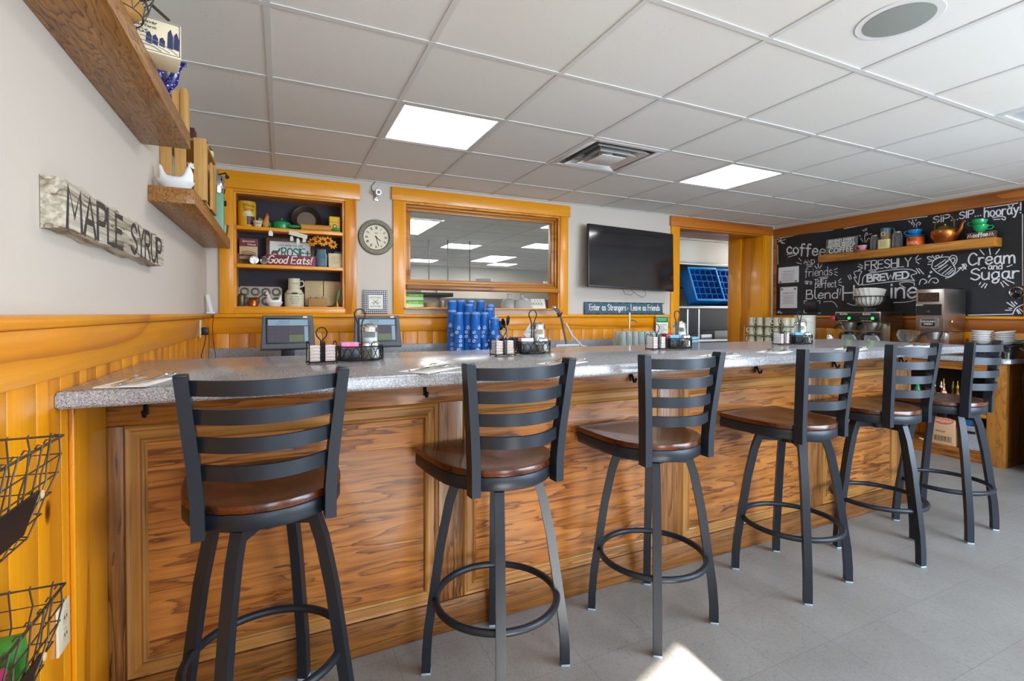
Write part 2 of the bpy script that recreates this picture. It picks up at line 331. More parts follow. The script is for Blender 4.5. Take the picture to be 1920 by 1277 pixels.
# floor: 12 inch vinyl tiles
FLOOR = mat('vinyl_tile', '#9b9a98', .42, coat=.15)
def _floor():
    k = NT(FLOOR); co = k.coords((1, 1, 1), (-.413+.3048*20, 2.04+.3048*30, 0))
    br = k.n('TexBrick', Scale=1, offset=0, squash=1); br.inputs['Brick Width'].default_value = .3048; br.inputs['Row Height'].default_value = .3048; br.inputs['Mortar Size'].default_value = .0011; br.inputs['Mortar Smooth'].default_value = .2
    br.inputs['Color1'].default_value = hexc('#989797'); br.inputs['Color2'].default_value = hexc('#a09f9f'); br.inputs['Mortar'].default_value = hexc('#6c6864'); k.l(co, br.inputs['Vector'])
    n = k.n('TexNoise', Scale=140, Detail=3, Distortion=1.2); k.l(k.coords((1, .55, 1)), n.inputs['Vector'])
    n2 = k.n('TexNoise', Scale=3, Detail=3); k.l(k.coords(), n2.inputs['Vector'])
    c = k.mix(.85, br.outputs[0], k.ramp(n.outputs[0], [(.3, '#8b8986'), (.45, '#c4c2be'), (.6, '#d4d3d1'), (.75, '#8d8a86')]), 'MULTIPLY')
    c = k.mix(.5, c, k.ramp(n2.outputs[0], [(.3, '#b5a794'), (.6, '#ffffff')]), 'MULTIPLY')
    k.l(k.mix(.25, c, '#a3a3a4'), k.b.inputs['Base Color']); k.bump(n.outputs[0], .08, .002)
_floor()
struct('floor', MB().bx(XL-.1, 9.2, -7.2, 7.5, -.1, 0), FLOOR)
# suspended ceiling
TILE = mat('ceiling_tile', '#e4e2dc', .85)
def _tile():
    k = NT(TILE); co = k.coords(); v = k.n('TexVoronoi', Scale=60); k.l(co, v.inputs['Vector']); n = k.n('TexNoise', Scale=3, Detail=2); k.l(co, n.inputs['Vector'])
    w = k.n('TexNoise', Scale=1.1, Detail=2); k.l(co, w.inputs['Vector'])
    c = k.mix(k.math('MULTIPLY', k.ramp(v.outputs['Distance'], [(.06, 1.0), (.12, 0.0)]), k.ramp(n.outputs[0], [(.45, 0.0), (.6, .8)])), '#e4e2dc', '#8a857c')
    k.l(k.mix(k.ramp(w.outputs[0], [(.45, 0.0), (.8, .35)]), c, '#dacfbd'), k.b.inputs['Base Color'])
_tile(); GRID = mat('grid_white', '#d6d5d1', .5)
T = .6096
def ceiling(name, gname, x0, x1, y0, y1, holes, skip=()):
    xs = [x0]+[i*T for i in range(-12, 18) if x0+.02 < i*T < x1-.02]+[x1]; ys = [y0]+[j*T for j in range(-14, 16) if y0+.02 < j*T < y1-.02]+[y1]
    b = MB()
    for a, c, d, e in cells(xs, ys, holes):
        if d > -6.05+((a+c)/2-1.3)*.362: b.bx(a, c, d, e, ZC, ZC+.02)
    o = struct(name, b, TILE)
    b = MB()
    for x in xs[1:-1]: b.bx(x-.012, x+.012, max(y0+.001, -6.05+(x-1.3)*.362), y1-.001, ZC-.004, ZC-.0005)
    for y in ys[1:-1]: b.bx(x0+.001, min(x1-.001, 1.3+(y+6.05)/.362), y-.012, y+.012, ZC-.0045, ZC-.0007)
    if name == 'ceiling':
        for q in ((x0, x1, y1-.02, y1-.0005), (x0+.0005, x0+.02, -6.6, y1), (x1-.02, x1-.0005, -4.4, y1)): b.bx(*q, ZC-.006, ZC-.0008)
    b.build('ceiling_grid', GRID, o)
def cell(i, j): return (i*T, (i+1)*T, -(j+1)*T, -j*T)
HV, VENT = cell(3, 1), cell(6, 4)
LIGHTS = [cell(1, 1), cell(5, 1), cell(1, 6), cell(5, 6)]
ceiling('ceiling', 'ceiling_grid', XL, XR, -7.2, YB-.001, [HV, VENT]+LIGHTS)
# kitchen shell seen through the pass window and the doorway
wall('wall_kitchen_far', -1.5, 9.2, 0, 2.5, [], lambda b, a, c, d, e: b.bx(a, c, 7.35, 7.45, d, e), KWALL)
wall('wall_kitchen_left', .6, 7.35, 0, 2.5, [], lambda b, a, c, d, e: b.bx(-.9, -.8, a, c, d, e), KWALL)
wall('wall_kitchen_right', .6, 7.35, 0, 2.5, [], lambda b, a, c, d, e: b.bx(9.0, 9.1, a, c, d, e), KWALL)
KL = [(1.22, 1.83, 1.95, 3.17), (2.44, 3.05, 3.658, 4.267), (3.658, 4.267, 4.877, 6.096), (2.44, 3.05, 6.096, 6.706), (4.267, 4.877, 6.096, 6.706), (3.048, 3.658, 1.5, 2.1), (3.658, 4.267, 3.05, 3.66), (6.7, 7.3, 1.22, 1.83)]
ceiling('ceiling_kitchen', 'ceiling_grid', -.8, 9.0, .601, 7.35, KL)
struct('sky_block_slab', MB().prism([(XL-.1, -6.7), (9.2, -3.14), (9.2, 7.5), (XL-.1, 7.5)], 2.5, 2.52), KWALL)  # unseen slab above both ceilings, added to block sky light

# pine wainscot: rail, apron board and tongue-and-groove planks
def planks_y(y0, y1, z0, z1, x):
    b = MB(); n = int(round((y1-y0)/.1305))
    for k in range(n): b.bx(x, x+.012, y0+(y1-y0)*k/n+.0008, y0+(y1-y0)*(k+1)/n-.0008, z0, z1, .004)
    return b
def planks_x(x0, x1, z0, z1, y):
    b = MB(); n = int(round((x1-x0)/.131))
    for k in range(n): b.bx(x0+(x1-x0)*k/n+.0008, x0+(x1-x0)*(k+1)/n-.0008, y-.012, y, z0, z1, .004)
    return b
struct('trim_2', planks_y(-4.6, YB-.014, .0, 1.10, XL), PLANK_Y)
struct('trim_3', MB().bx(XL, XL+.02, -4.6, YB-.022, 1.095, 1.212, .003), PINE_Y)
struct('trim_4', MB().bx(XL, XL+.036, -4.6, YB-.001, 1.2125, 1.243, .012), PINE_Y)
struct('trim_5', planks_x(XL+.014, 4.0, .0, 1.10, YB), PLANK_X)
struct('trim_6', MB().bx(XL+.001, 4.0, YB-.02, YB, 1.095, 1.212, .003), PINE_X)
struct('trim_7', MB().bx(XL+.037, 4.0, YB-.042, YB, 1.2125, 1.243, .012), PINE_X)
struct('trim_8', MB().bx(XR-.02, XR, -2.6, YB-.001, 1.095, 1.205, .003), BOARD_Y)
struct('trim_9', MB().bx(XR-.04, XR, -2.6, YB-.001, 1.2055, 1.235, .012), PINE_Y)
b = MB()
for k in range(23): b.bx(XR-.012, XR, -2.6+k*.132, -2.6+(k+1)*.132-.002, 0, 1.093, .004)
struct('sky_block_slab0', b, PLANK_Y)
struct('sky_block_slab1', MB().bx(XL+.0125, XL+.024, -2.235, -1.985, 0, 1.012, .003), PINE_Z)  # upright board in the corner under the slab
struct('baseboard_left', MB().bx(XL+.0125, XL+.03, -4.6, -2.26, 0, .10, .004), PINE_Y)

# pass-through window
win = thing('window_1', '', '', (0, 0, 0)); del win['label']; del win['category']; win['kind'] = 'structure'
b = MB().bx(.90, 2.675, YB-.028, YB-.0005, 2.216, 2.327, .003); struct('header', b, PINE_X, win)
struct('jamb_casing', MB().bx(.912, 1.005, YB-.02, YB-.0005, 1.2435, 2.2155, .003), PINE_Z, win)
struct('jamb_casing', MB().bx(2.56, 2.655, YB-.02, YB-.0005, 1.2435, 2.2155, .003), PINE_Z, win)
b = MB().bx(1.0055, 1.022, YB-.01, YB+.19, 1.30, 2.198).bx(2.543, 2.5595, YB-.01, YB+.19, 1.30, 2.198).bx(1.0055, 2.5595, YB-.01, YB+.19, 2.198, 2.2145); struct('reveal', b, PINE_Z, win)
struct('sill', MB().bx(1.006, 2.559, YB-.05, YB+.32, 1.2855, 1.30, .004), PINE_X, win)
def rect_frame(b, x0, x1, z0, z1, w, y0, y1, bev=.004):
    for q in ((x0, x1, z1-w, z1), (x0, x1, z0, z0+w), (x0, x0+w, z0+w, z1-w), (x1-w, x1, z0+w, z1-w)): b.bx(q[0], q[1], y0, y1, q[2], q[3], bev)
    return b
b = rect_frame(MB(), 1.0225, 2.5425, 1.498, 2.197, .022, YB+.015, YB+.075); rect_frame(b, 1.0445, 2.520, 1.52, 2.175, .03, YB+.03, YB+.065); struct('sash', b, wood('sash_wood', '#bf7c1e', '#a96812', '#75430a', 'X', stretch=.07, rings=6, fiber=.3, knots=2.4), win)
struct('meeting_rail', MB().bx(1.0225, 2.5425, YB-.035, YB+.08, 1.455, 1.497, .008), _M['sash_wood'], win)
struct('pane', MB().bx(1.0745, 2.49, YB+.046, YB+.05, 1.55, 2.145), PANE, win)

# doorway to the dish room
d = thing('door_1', '', ''); del d['label']; del d['category']; d['kind'] = 'structure'
struct('header', MB().bx(3.985, 5.655, YB-.03, YB-.0005, 2.236, 2.345, .003), BOARD_X, d)
struct('jamb_casing', MB().bx(4.0005, 4.11, YB-.022, YB-.0005, 0, 2.2355, .003), PINE_Z, d)
struct('jamb_casing', MB().bx(5.51, 5.64, YB-.022, YB-.0005, 0, 2.2355, .003), PINE_Z, d)
b = MB().bx(5.49, 5.5095, YB-.015, YB+.50, 0, 2.2345, .002).bx(5.47, 5.4895, YB+.30, YB+.50, 0, 2.2345, .004).bx(5.5095, 5.56, YB+.16, YB+.50, 0, 2.2345); struct('jamb', b, PINE_Z, d)
struct('jamb', MB().bx(4.1105, 4.128, YB-.015, YB+.17, 0, 2.2345, .002), PINE_Z, d)
struct('head_jamb', MB().bx(4.1285, 5.4695, YB-.015, YB+.17, 2.217, 2.2345, .002).bx(4.1285, 5.4695, YB+.17, YB+.5, 2.222, 2.2345), BOARD_X, d)

# ================================================================ ceiling fixtures
DIFF = mat('light_diffuser', '#ffffff', .5, emit=LAMP)
def troffer(c, label, group=None, name='ceiling_light'):
    x0, x1, y0, y1 = c; t = thing(name, label, 'ceiling light', ((x0+x1)/2, (y0+y1)/2, ZC), 0, group); w, h = (x1-x0)/2-.013, (y1-y0)/2-.013
    b = MB()
    for q in ((-w, w, h-.022, h), (-w, w, -h, -h+.022), (-w, -w+.022, -h+.022, h-.022), (w-.022, w, -h+.022, h-.022)): b.bx(*q, -.003, .02)
    b.build('frame', GRID, t); MB().bx(-w+.0225, w-.0225, -h+.0225, h-.0225, .004, .01).build('diffuser', DIFF, t)
    return t
troffer(LIGHTS[0], 'lit square ceiling panel on the left, above the shelf niche and clock')
troffer(LIGHTS[1], 'lit square ceiling panel on the right, nearest the chalkboard')
for c in LIGHTS[2:]: troffer(c, 'lit square ceiling panel added unseen behind the viewer', 'added ceiling panels behind the viewer')  # out of view, added at regular spacing to light the room
KLAB = ['large bright panel light seen at the left edge of the pass window glass', 'small panel light in the middle of the kitchen ceiling', 'largest panel light low in the middle of the pass window', 'dim panel light low at the left of the pass window', 'thin panel light lowest on the far kitchen ceiling', 'panel light in the top right corner of the pass window', 'panel light halfway down the right edge of the pass window', 'panel light over the dish room']
for c, l in zip(KL, KLAB): troffer(c, l, 'kitchen panel lights')
# air diffuser with stepped square cones
x0, x1, y0, y1 = HV; t = thing('air_diffuser', 'square white stepped air diffuser in the ceiling between the two lit panels', 'air vent', ((x0+x1)/2, (y0+y1)/2, ZC))
def sq(b, o, i, z0, z1):   # square sloped ring from half-size o at z0 to i at z1
    rr = lambda h, z: [Vector((-h, -h, z)), Vector((h, -h, z)), Vector((h, h, z)), Vector((-h, h, z))]
    b.loft([rr(o, z0), rr(i, z1), rr(i-.008, z1+.002), rr(o-.012, z0+.003)], False, False); return b
VW = mat('vent_white', '#e2e1de', .4); VD = mat('vent_throat', '#9a958d', .7)
b = MB()
for q in ((-.292, .292, .25, .292), (-.292, .292, -.292, -.25), (-.292, -.25, -.25, .25), (.25, .292, -.25, .25)): b.bx(*q, -.006, .002, .002)
b.build('face_frame', VW, t)
b = MB(); b.bx(-.26, .26, .255, .262, 0, .12).bx(-.26, .26, -.262, -.255, 0, .12).bx(-.262, -.255, -.255, .255, 0, .12).bx(.255, .262, -.255, .255, 0, .12).bx(-.262, .262, -.262, .262, .12, .125); b.build('throat', VD, t)
sq(MB(), .215, .15, -.012, .05).build('cone', VW, t); sq(MB(), .15, .085, -.02, .05).build('cone', VW, t)
MB().bx(-.10, .10, -.10, .10, -.024, -.018, .004).lathe([(.05, 0), (.05, .05), (.03, .06)], 16, (0, 0, -.018)).build('center_plate', VW, t)
for sx, sy in ((1, 1), (-1, 1), (1, -1), (-1, -1)): MB().tube([(sx*.08, sy*.08, -.018), (sx*.19, sy*.19, .03), (sx*.25, sy*.25, .06)], .004).build('bracket', STEEL, t)
# round speaker and return grille
t = thing('ceiling_speaker', 'round grey mesh speaker with a white rim set in the ceiling', 'speaker', (2.158, -2.736, ZC))
MB().lathe([(.112, -.003), (.136, -.003), (.138, -.001), (.112, .002)], 40).build('rim', VW, t); MB().lathe([(.1115, -.0045), (.06, -.007), (0, -.0075), (0, -.001), (.1115, -.001)], 40).build('grille', mat('speaker_mesh', '#8f938d', .7), t)
x0, x1, y0, y1 = VENT; t = thing('return_grille', 'slatted air return grille in the ceiling at the right edge', 'air vent', ((x0+x1)/2, (y0+y1)/2, ZC))
b = MB()
for q in ((-.29, .29, .265, .29), (-.29, .29, -.29, -.265), (-.29, -.265, -.265, .265), (.265, .29, -.265, .265)): b.bx(*q, -.005, .004)
b.build('frame', VW, t)
b = MB()
for k in range(27): b.box((-.26+.02*k, 0, .006), (.012, .53, .002), 0, None)
b.build('slats', mat('grille_grey', '#d3d8dd', .5), t); MB().bx(-.29, .29, -.29, .29, .06, .065).build('back', VD, t)
# ================================================================ bar front
FY = -1.98
bar = thing('bar_counter', 'long oak panelled bar front below the speckled countertop', 'bar', (0, 0, 0))
MB().bx(XL+.013, 3.82, FY+.022, -1.50, 0, 1.017).build('carcass', OAK_X, bar)
MB().bx(XL+.013, 3.84, FY, FY+.021, .905, 1.0175, .002).build('top_rail', OAK_X, bar)
MB().bx(XL+.013, 3.84, FY-.006, FY+.021, 0, .125, .003).build('toe_board', wood('oak_toe', '#94602a', '#7d4f1e', '#43250c', 'X', scale=34, stretch=.07, rings=4, rough=.4, fiber=.5, jag=.6, coat=.05), bar)
ST = [(-.419, -.392), (.592, .69), (1.69, 1.83), (2.80, 2.915), (3.68, 3.84)]
OAK_ST = wood('oak_stile', '#a5703a', '#875626', '#3c200b', 'Z', scale=34, stretch=.07, rings=4, rough=.38, fiber=.5, thin=.3, jag=.6, coat=.05)
ST[0] = (XL+.0135, -.392)
for a, c in ST: MB().bx(a, c, FY, FY+.021, .1255, .9045, .002).build('stile', OAK_ST, bar)
MOULD = wood('oak_mould', '#b27d3c', '#9c6a2e', '#5f3812', 'Z', scale=30, stretch=.05, rings=3, rough=.35, fiber=.4)
MOULDX = wood('oak_mould_x', '#b27d3c', '#9c6a2e', '#5f3812', 'X', scale=30, stretch=.05, rings=3, rough=.35, fiber=.4)
for (a0, a), (c, c1) in zip(ST, ST[1:]):
    MB().bx(a+.0005, c-.0005, FY+.008, FY+.021, .126, .904).build('panel', OAK_PANEL, bar)
    w = .058
    def mould(pts):   # profiled picture-frame moulding with mitred corners
        prof = [(0, 0), (0, .006), (.006, .014), (.014, .012), (.018, .008), (.040, .007), (.046, .012), (.052, .010), (w, 0)]
        return prof
    prof = mould(None); x0, x1, z0, z1 = a+.0005, c-.0005, .1258, .9042; yb = FY+.0078
    for side in range(4):
        b = MB(); r0, r1 = [], []
        for o, h in prof:
            q = [(x0+o, z0+o), (x0+o, z1-o), (x1-o, z1-o), (x1-o, z0+o)]; p0, p1 = q[side], q[(side+1) % 4]
            r0.append(Vector((p0[0], yb-h, p0[1]))); r1.append(Vector((p1[0], yb-h, p1[1])))
        b.loft([r0, r1]).build('moulding', MOULD if side in (0, 2) else MOULDX, bar, 25)
HOOK = mat('hook_black', '#141416', .35, .4)
for x in (-.333, .536, 1.513, 2.347, 3.006, 3.70):
    b = MB().bx(-.006, .006, -.004, 0, -.03, .035, .002); b.tube([(0, -.004, .01), (0, -.016, -.012), (0, -.026, -.032), (0, -.036, -.028), (0, -.040, -.012)], [.006, .0055, .005, .005, .006], 8).sphere((0, -.004, .024), .006).build('coat_hook', HOOK, bar, loc=(x, FY-.0005, .965))
# countertop slab with eased edges and a rounded right corner
prof = []
def slab_poly(x0, x1, y0, y1, r, n=8, left=False):
    p = [(x1, y1), (x0, y1), (x0, y0)]
    return p+[(x1-r+r*math.cos(R(t)), y0+r+r*math.sin(R(t))) for t in [-90+90*i/n for i in range(n+1)]]
def slab(name, poly, z0, z1, e, label):
    cx = sum(p[0] for p in poly)/len(poly); cy = sum(p[1] for p in poly)/len(poly)
    def inset(d):
        out = []; n = len(poly)
        for i, p in enumerate(poly):
            a, c = Vector(poly[i-1]), Vector(poly[(i+1) % n]); q = Vector(p); t0, t1 = (q-a).normalized(), (c-q).normalized(); n0, n1 = Vector((-t0.y, t0.x)), Vector((-t1.y, t1.x)); nn = (n0+n1).normalized(); k = 1/max(.5, nn.dot(n0))
            out.append((p[0]+nn.x*d*k, p[1]+nn.y*d*k))
        return out
    ar = sum(a[0]*b2[1]-b2[0]*a[1] for a, b2 in zip(poly, poly[1:]+poly[:1]))
    if ar < 0: poly = poly[::-1]
    steps = [(e*.5, z0), (0, z0+e*.5), (0, z1-e), (e*.3, z1-e*.3), (e, z1)]
    b = MB().loft([[Vector((x, y, z)) for x, y in inset(dd)] for dd, z in steps]); o = b.build(name, GRANITE, None, 40); return tag(o, label, 'countertop')
slab('countertop', slab_poly(XL+.013, 3.86, -2.315, -1.45, .09), 1.018, 1.062, .012, 'long speckled grey countertop of the front bar')

# ================================================================ back counter and its splash
bc = thing('back_counter', 'low wooden counter base against the back wall under the register screens', 'counter', (0, 0, 0))
MB().bx(XL+.0125, 4.0, -.12, .43, 0, .848).build('cabinet', OAK_Z, bc)
b = MB()
for k in range(6): b.bx(-.40+.73*k, .29+.73*k, -.135, -.1205, .1, .80, .004)
b.build('doors', OAK_PANEL, bc)
bt = tag(MB().bx(XL+.0125, 4.0, -.16, .4375, .8485, .89, .006).build('back_countertop', GRANITE), 'grey speckled worktop and splash along the back wall', 'countertop')
MB().bx(XL+.0125, 4.0, .415, .4375, .8905, .985, .004).build('backsplash', GRANITE, bt)
# ================================================================ right counter: open oak shelf unit
rc = thing('shelf_counter', 'open oak shelf unit under the coffee machines on the right wall', 'shelf unit', (0, 0, 0))
RX = 5.33
OAKL = wood('oak_light', '#b57a30', '#a36a26', '#7a4a16', 'Z', scale=14, stretch=.3, rings=4, rough=.45, fiber=.35)
MB().bx(RX, RX+.05, -1.92, -1.80, 0, .848, .003).build('corner_post', OAKL, rc); MB().bx(RX, RX+.03, -.55, -.45, .0, .848, .003).build('post', OAKL, rc); MB().bx(RX, RX+.03, .30, .43, 0, .848, .003).build('post', OAKL, rc)
MB().bx(RX, RX+.022, -1.7995, .2995, .775, .848, .003).build('top_rail', OAK_Y, rc)
OAKD = wood('oak_dark', '#7c4c1e', '#6a3e16', '#3c210a', 'Z', scale=5, stretch=.15, rings=8, rough=.42, fiber=.4)
b = MB().bx(RX+.0505, XR-.043, -1.915, -1.895, 0, .848); b.build('end_panel', OAKD, rc)
rect_frame(MB(), RX+.0505, XR-.045, .0, .845, .06, -1.92, -1.9155).build('end_frame', OAKD, rc)
b = MB().bx(RX+.01, XR-.014, -1.894, .42, .0, .075).bx(RX+.012, XR-.014, -1.894, .42, .075, .095); b.build('bottom_shelf', OAK_Y, rc)
MB().bx(RX+.03, XR-.014, -1.894, .42, .395, .415).build('middle_shelf', OAK_Y, rc)
MB().bx(RX, RX+.0295, -1.7995, -.5505, .385, .415, .003).build('shelf_lip', OAKL, rc)
MB().bx(XR-.03, XR-.0135, -1.894, .42, .42, .84).build('back', mat('dark_back', '#241a12', .7), rc)
slab('side_countertop', [(XR-.0425, .4), (5.30, .4), (5.30, -1.91), (5.33, -1.945), (XR-.0425, -1.945)][::-1], .8485, .89, .008, 'speckled grey countertop under the coffee machines on the right')
# ================================================================ bar stools
def stool():
    root = thing('bar_stool', 'x', 'bar stool', (0, 0, 0), 0, 'black ladder back swivel stools along the bar')
    base, top = [], []
    out = [(-.20, .245), (.20, .245), (.215, .235), (.216, .12), (.211, .04)]+[(.207*math.cos(R(t)), .02+.2*math.sin(R(t))) for t in range(-10, -171, -16)]+[(-.211, .04), (-.216, .12), (-.215, .235)]
    dn = []
    for i, p in enumerate(out):   # denser outline
        q = out[(i+1) % len(out)]
        dn += [p, ((p[0]+q[0])/2, (p[1]+q[1])/2)]
    rg = []
    for s, z in ((.97, 0.7330), (1.0, 0.7370), (1.0, 0.7500), (.985, 0.7560), (.93, 0.7560), (.80, 0.7510), (.55, 0.7450), (.28, 0.7430), (.02, 0.7425)):
        ring = []
        for x, y in dn:
            xx, yy = x*s, y*s-.01*(1-s); ridge = .006*math.exp(-(xx/.03)**2)*max(0, min(1, (yy+.05)/.2)) if s < .95 else 0
            ring.append(Vector((xx, yy, z+ridge)))
        rg.append(ring)
    top.append(MB().loft(rg).build('seat', SEATW, root, 40))
    f = lambda s, z: [Vector((x*s, y*s, z)) for x, y in dn]
    top.append(MB().loft([f(.98, .690), f(.995, .694), f(.995, .728), f(.98, .7325)]).build('seat_frame', METAL, root, 40))
    for sx in (-1, 1):
        b = MB().bar([(sx*.156, -.140, .682), (sx*.157, -.141, .77), (sx*.163, -.147, .86), (sx*.187, -.168, 1.094)], .03, .040, (1, 0, 0))
        b.box((sx*.1873, -.1683, 1.0955), (.0302, .040, .008), .003); o = b.build('back_post', METAL, root, 30); top.append(o)
    for k in range(4):
        z = 1.064-.0715*k; tt = (z-.76)/.34; xe = .157+(.187-.157)*tt**1.2-.012; ye = -.141-.027*tt**1.2; pts = []
        for i in range(13):
            u = -1+2*i/12; pts.append((u*xe, ye-.072*(1-u*u)+.004, z))
        top.append(MB().bar(pts, .038, .011, (0, 0, 1)).build('back_slat', METAL, root, 30))
    top.append(MB().cyl((0, 0, .680), (0, 0, .6855), .085, n=20).box((0, 0, .6867), (.2, .2, .006), .002).build('swivel_plate', METAL, root))
    for k in range(4):
        a = R(45+90*k); m = Matrix.Rotation(a, 4, 'Z')
        path = [(.03, .662), (.142, .662), (.163, .60), (.192, .46), (.214, .31), (.236, .16), (.243, .07), (.244, .008)]
        b = MB().bar([Vector((r, 0, z)) for r, z in path], .031, .031, (0, 1, 0))
        for v in b.bm.verts: v.co = m @ v.co
        lg = b.build('leg', METAL, root, 20); base.append(lg)
        b = MB().box((.244, 0, .0045), (.032, .032, .009), .002)
        for v in b.bm.verts: v.co = m @ v.co
        g = b.build('foot_glide', mat('pale_glide', '#9fb4c4', .5), lg)
    base.append(MB().tube([Vector((.2105*math.cos(R(i*7.5)), .2105*math.sin(R(i*7.5)), .262)) for i in range(48)], .0125, 8, closed=True).build('foot_ring', METAL, root, 60))
    base.append(MB().cyl((0, 0, .644), (0, 0, .6795), .05, n=16).build('hub', METAL, root))
    for o in base: o['_b'] = 1
    return root
SPOTS = [(.0, -2.23, 19, 3, 'leftmost bar stool, nearest the left wall, its feet cut off by the picture edge'), (.722, -2.245, 25, 5, 'second bar stool from the left, in front of the blue tumblers'), (1.425, -2.235, 9, 0, 'third bar stool from the left, with the sun patch at its foot'),
         (2.245, -2.265, 6, 2, 'fourth bar stool from the left, in front of the dark television'), (2.97, -2.25, 30, -3, 'fifth bar stool from the left, second from the right end of the bar'), (3.60, -2.275, 4, 4, 'rightmost bar stool, nearest the open shelf unit')]
proto = stool()
for i, (x, y, ab, at, lab) in enumerate(SPOTS):
    o = proto if i == 0 else dup(proto)
    o.location = (x, y, 0); o['label'] = lab
    for c in o.children: c.rotation_euler = (0, 0, R(ab if c.get('_b') else at))
for o in bpy.data.objects:
    if '_b' in o: del o['_b']
# ================================================================ things on the bar
ZT = 1.0625
def fork_mb():
    b = MB().bar([(0, -.095, .004), (0, -.04, .0025), (0, .02, .004), (0, .045, .009)], .0105, .0025, (1, 0, 0))
    b.prism([(-.004, .04), (.004, .04), (.0115, .055), (.0115, .062), (-.0115, .062), (-.0115, .055)], .0075, .0095)
    for x in (-.0096, -.0032, .0032, .0096): b.bar([(x, .061, .0085), (x, .08, .007), (x, .097, .0095)], .0026, .002, (1, 0, 0))
    return b
def spoon_mb():
    b = MB().bar([(0, -.09, .004), (0, -.03, .0025), (0, .03, .004), (0, .052, .008)], .0095, .0025, (1, 0, 0))
    rg = []
    for s, z in ((1, .0075), (.85, .0045), (.5, .003), (.05, .0025)): rg.append([Vector((.0165*s*math.cos(t*.3927), .072+.025*s*math.sin(t*.3927), z)) for t in range(16)])
    rin = [[Vector((p.x*.94, .072+(p.y-.072)*.94, p.z+.0012)) for p in r] for r in rg][::-1]
    return b.loft(rin+rg)
def knife_mb():
    return MB().box((0, -.05, .0045), (.011, .10, .005), .002).prism([(-.006, 0), (.006, 0), (.009, .03), (.009, .09), (.004, .115), (-.006, .11)], .003, .0045)
FORK, SPOON, KNIFE = [mb.build(n, CHROME) for n, mb in (('fork', fork_mb()), ('spoon', spoon_mb()), ('knife', knife_mb()))]
NAP = MB().prism([(-.058, -.10), (.056, -.103), (.06, .098), (-.055, .10)], 0, .0015).prism([(-.057, -.1), (.045, -.102), (.05, .097), (-.055, .098)], .0015, .0024).build('paper_napkin', mat('napkin', '#f1efec', .85))
SET = [(-.30, -2.205, -12, 'at the left end of the bar'), (.49, -2.235, -48, 'between the first and the second stool'), (1.0, -2.225, -58, 'behind the second stool'), (1.80, -2.235, -68, 'just right of the third stool'),
       (2.23, -2.18, -68, 'seen past the left post of the fourth stool'), (2.78, -2.215, -70, 'just right of the fourth stool'), (3.42, -2.225, -72, 'at the far right end of the bar')]
for i, (x, y, a, w) in enumerate(SET):
    m = Matrix.Translation((x, y, 0)) @ Matrix.Rotation(R(a), 4, 'Z')
    for o, dx, dy, rz, z, lab in ((NAP, 0, 0, 0, ZT, 'white paper napkin under cutlery '), (KNIFE, -.002, -.012, -4, ZT+.003, 'steel table knife lying on a napkin '), (FORK, -.028, .015, 8, ZT+.003, 'steel fork lying on a napkin '), (SPOON, .028, .01, -9, ZT+.003, 'steel spoon lying on a napkin ')):
        p = o if i == 0 else dup(o); p.location = (m @ Vector((dx, dy, 0)))+Vector((0, 0, z)); p.rotation_euler = (0, 0, R(a+rz)); tag(p, lab+w, o.name.split('.')[0].replace('_', ' ').replace('paper ', ''), {'paper_napkin': 'napkins', 'knife': 'table knives', 'fork': 'forks', 'spoon': 'spoons'}[o.name.split('.')[0]]+' laid along the bar')
WIRE = mat('black_wire', '#1b1916', .45, .4)
def circ(rx, ry, z, n=28, c=(0, 0)): return [Vector((c[0]+rx*math.cos(2*math.pi*i/n), c[1]+ry*math.sin(2*math.pi*i/n), z)) for i in range(n)]
def jelly_rack():
    t = thing('jelly_rack', 'x', 'jam rack', (0, 0, 0), 0, 'black wire jam racks on the bar')
    w, d, r = .048, .026, .0019
    MB().tube([(-w, -d, .006), (w, -d, .006), (w, d, .006), (-w, d, .006)], r, 6, True).tube([(-w, -.009, .006), (w, -.009, .006)], r).tube([(-w, .009, .006), (w, .009, .006)], r).build('base_wire', WIRE, t)
    for x in (-w, -.006, .006, w):
        MB().tube([(x, -d, .002), (x, -d, .062), (x, -d*.8, .078), (x, -d*.4, .082), (x, 0, .076), (x, d*.4, .082), (x, d*.8, .078), (x, d, .062), (x, d, .002)] if abs(x) > .01 else [(x, -d, .002), (x, -d, .07), (x, -d*.7, .082), (x, -d*.3, .07), (x, -d*.3, .008)], r, 6).build('side_loop', WIRE, t)
    MB().tube([(-.003, 0, .006), (-.003, 0, .085), (-.016, 0, .10), (-.02, 0, .115), (-.012, 0, .129), (0, 0, .133), (.012, 0, .129), (.02, 0, .115), (.016, 0, .10), (.003, 0, .085), (.003, 0, .006)], .0024, 6).build('handle', WIRE, t)
    for sx in (-1, 1):
        for sy in (-1, 1): MB().sphere((sx*w, sy*d, .0035), .0035, n=8).build('foot', WIRE, t)
    return t
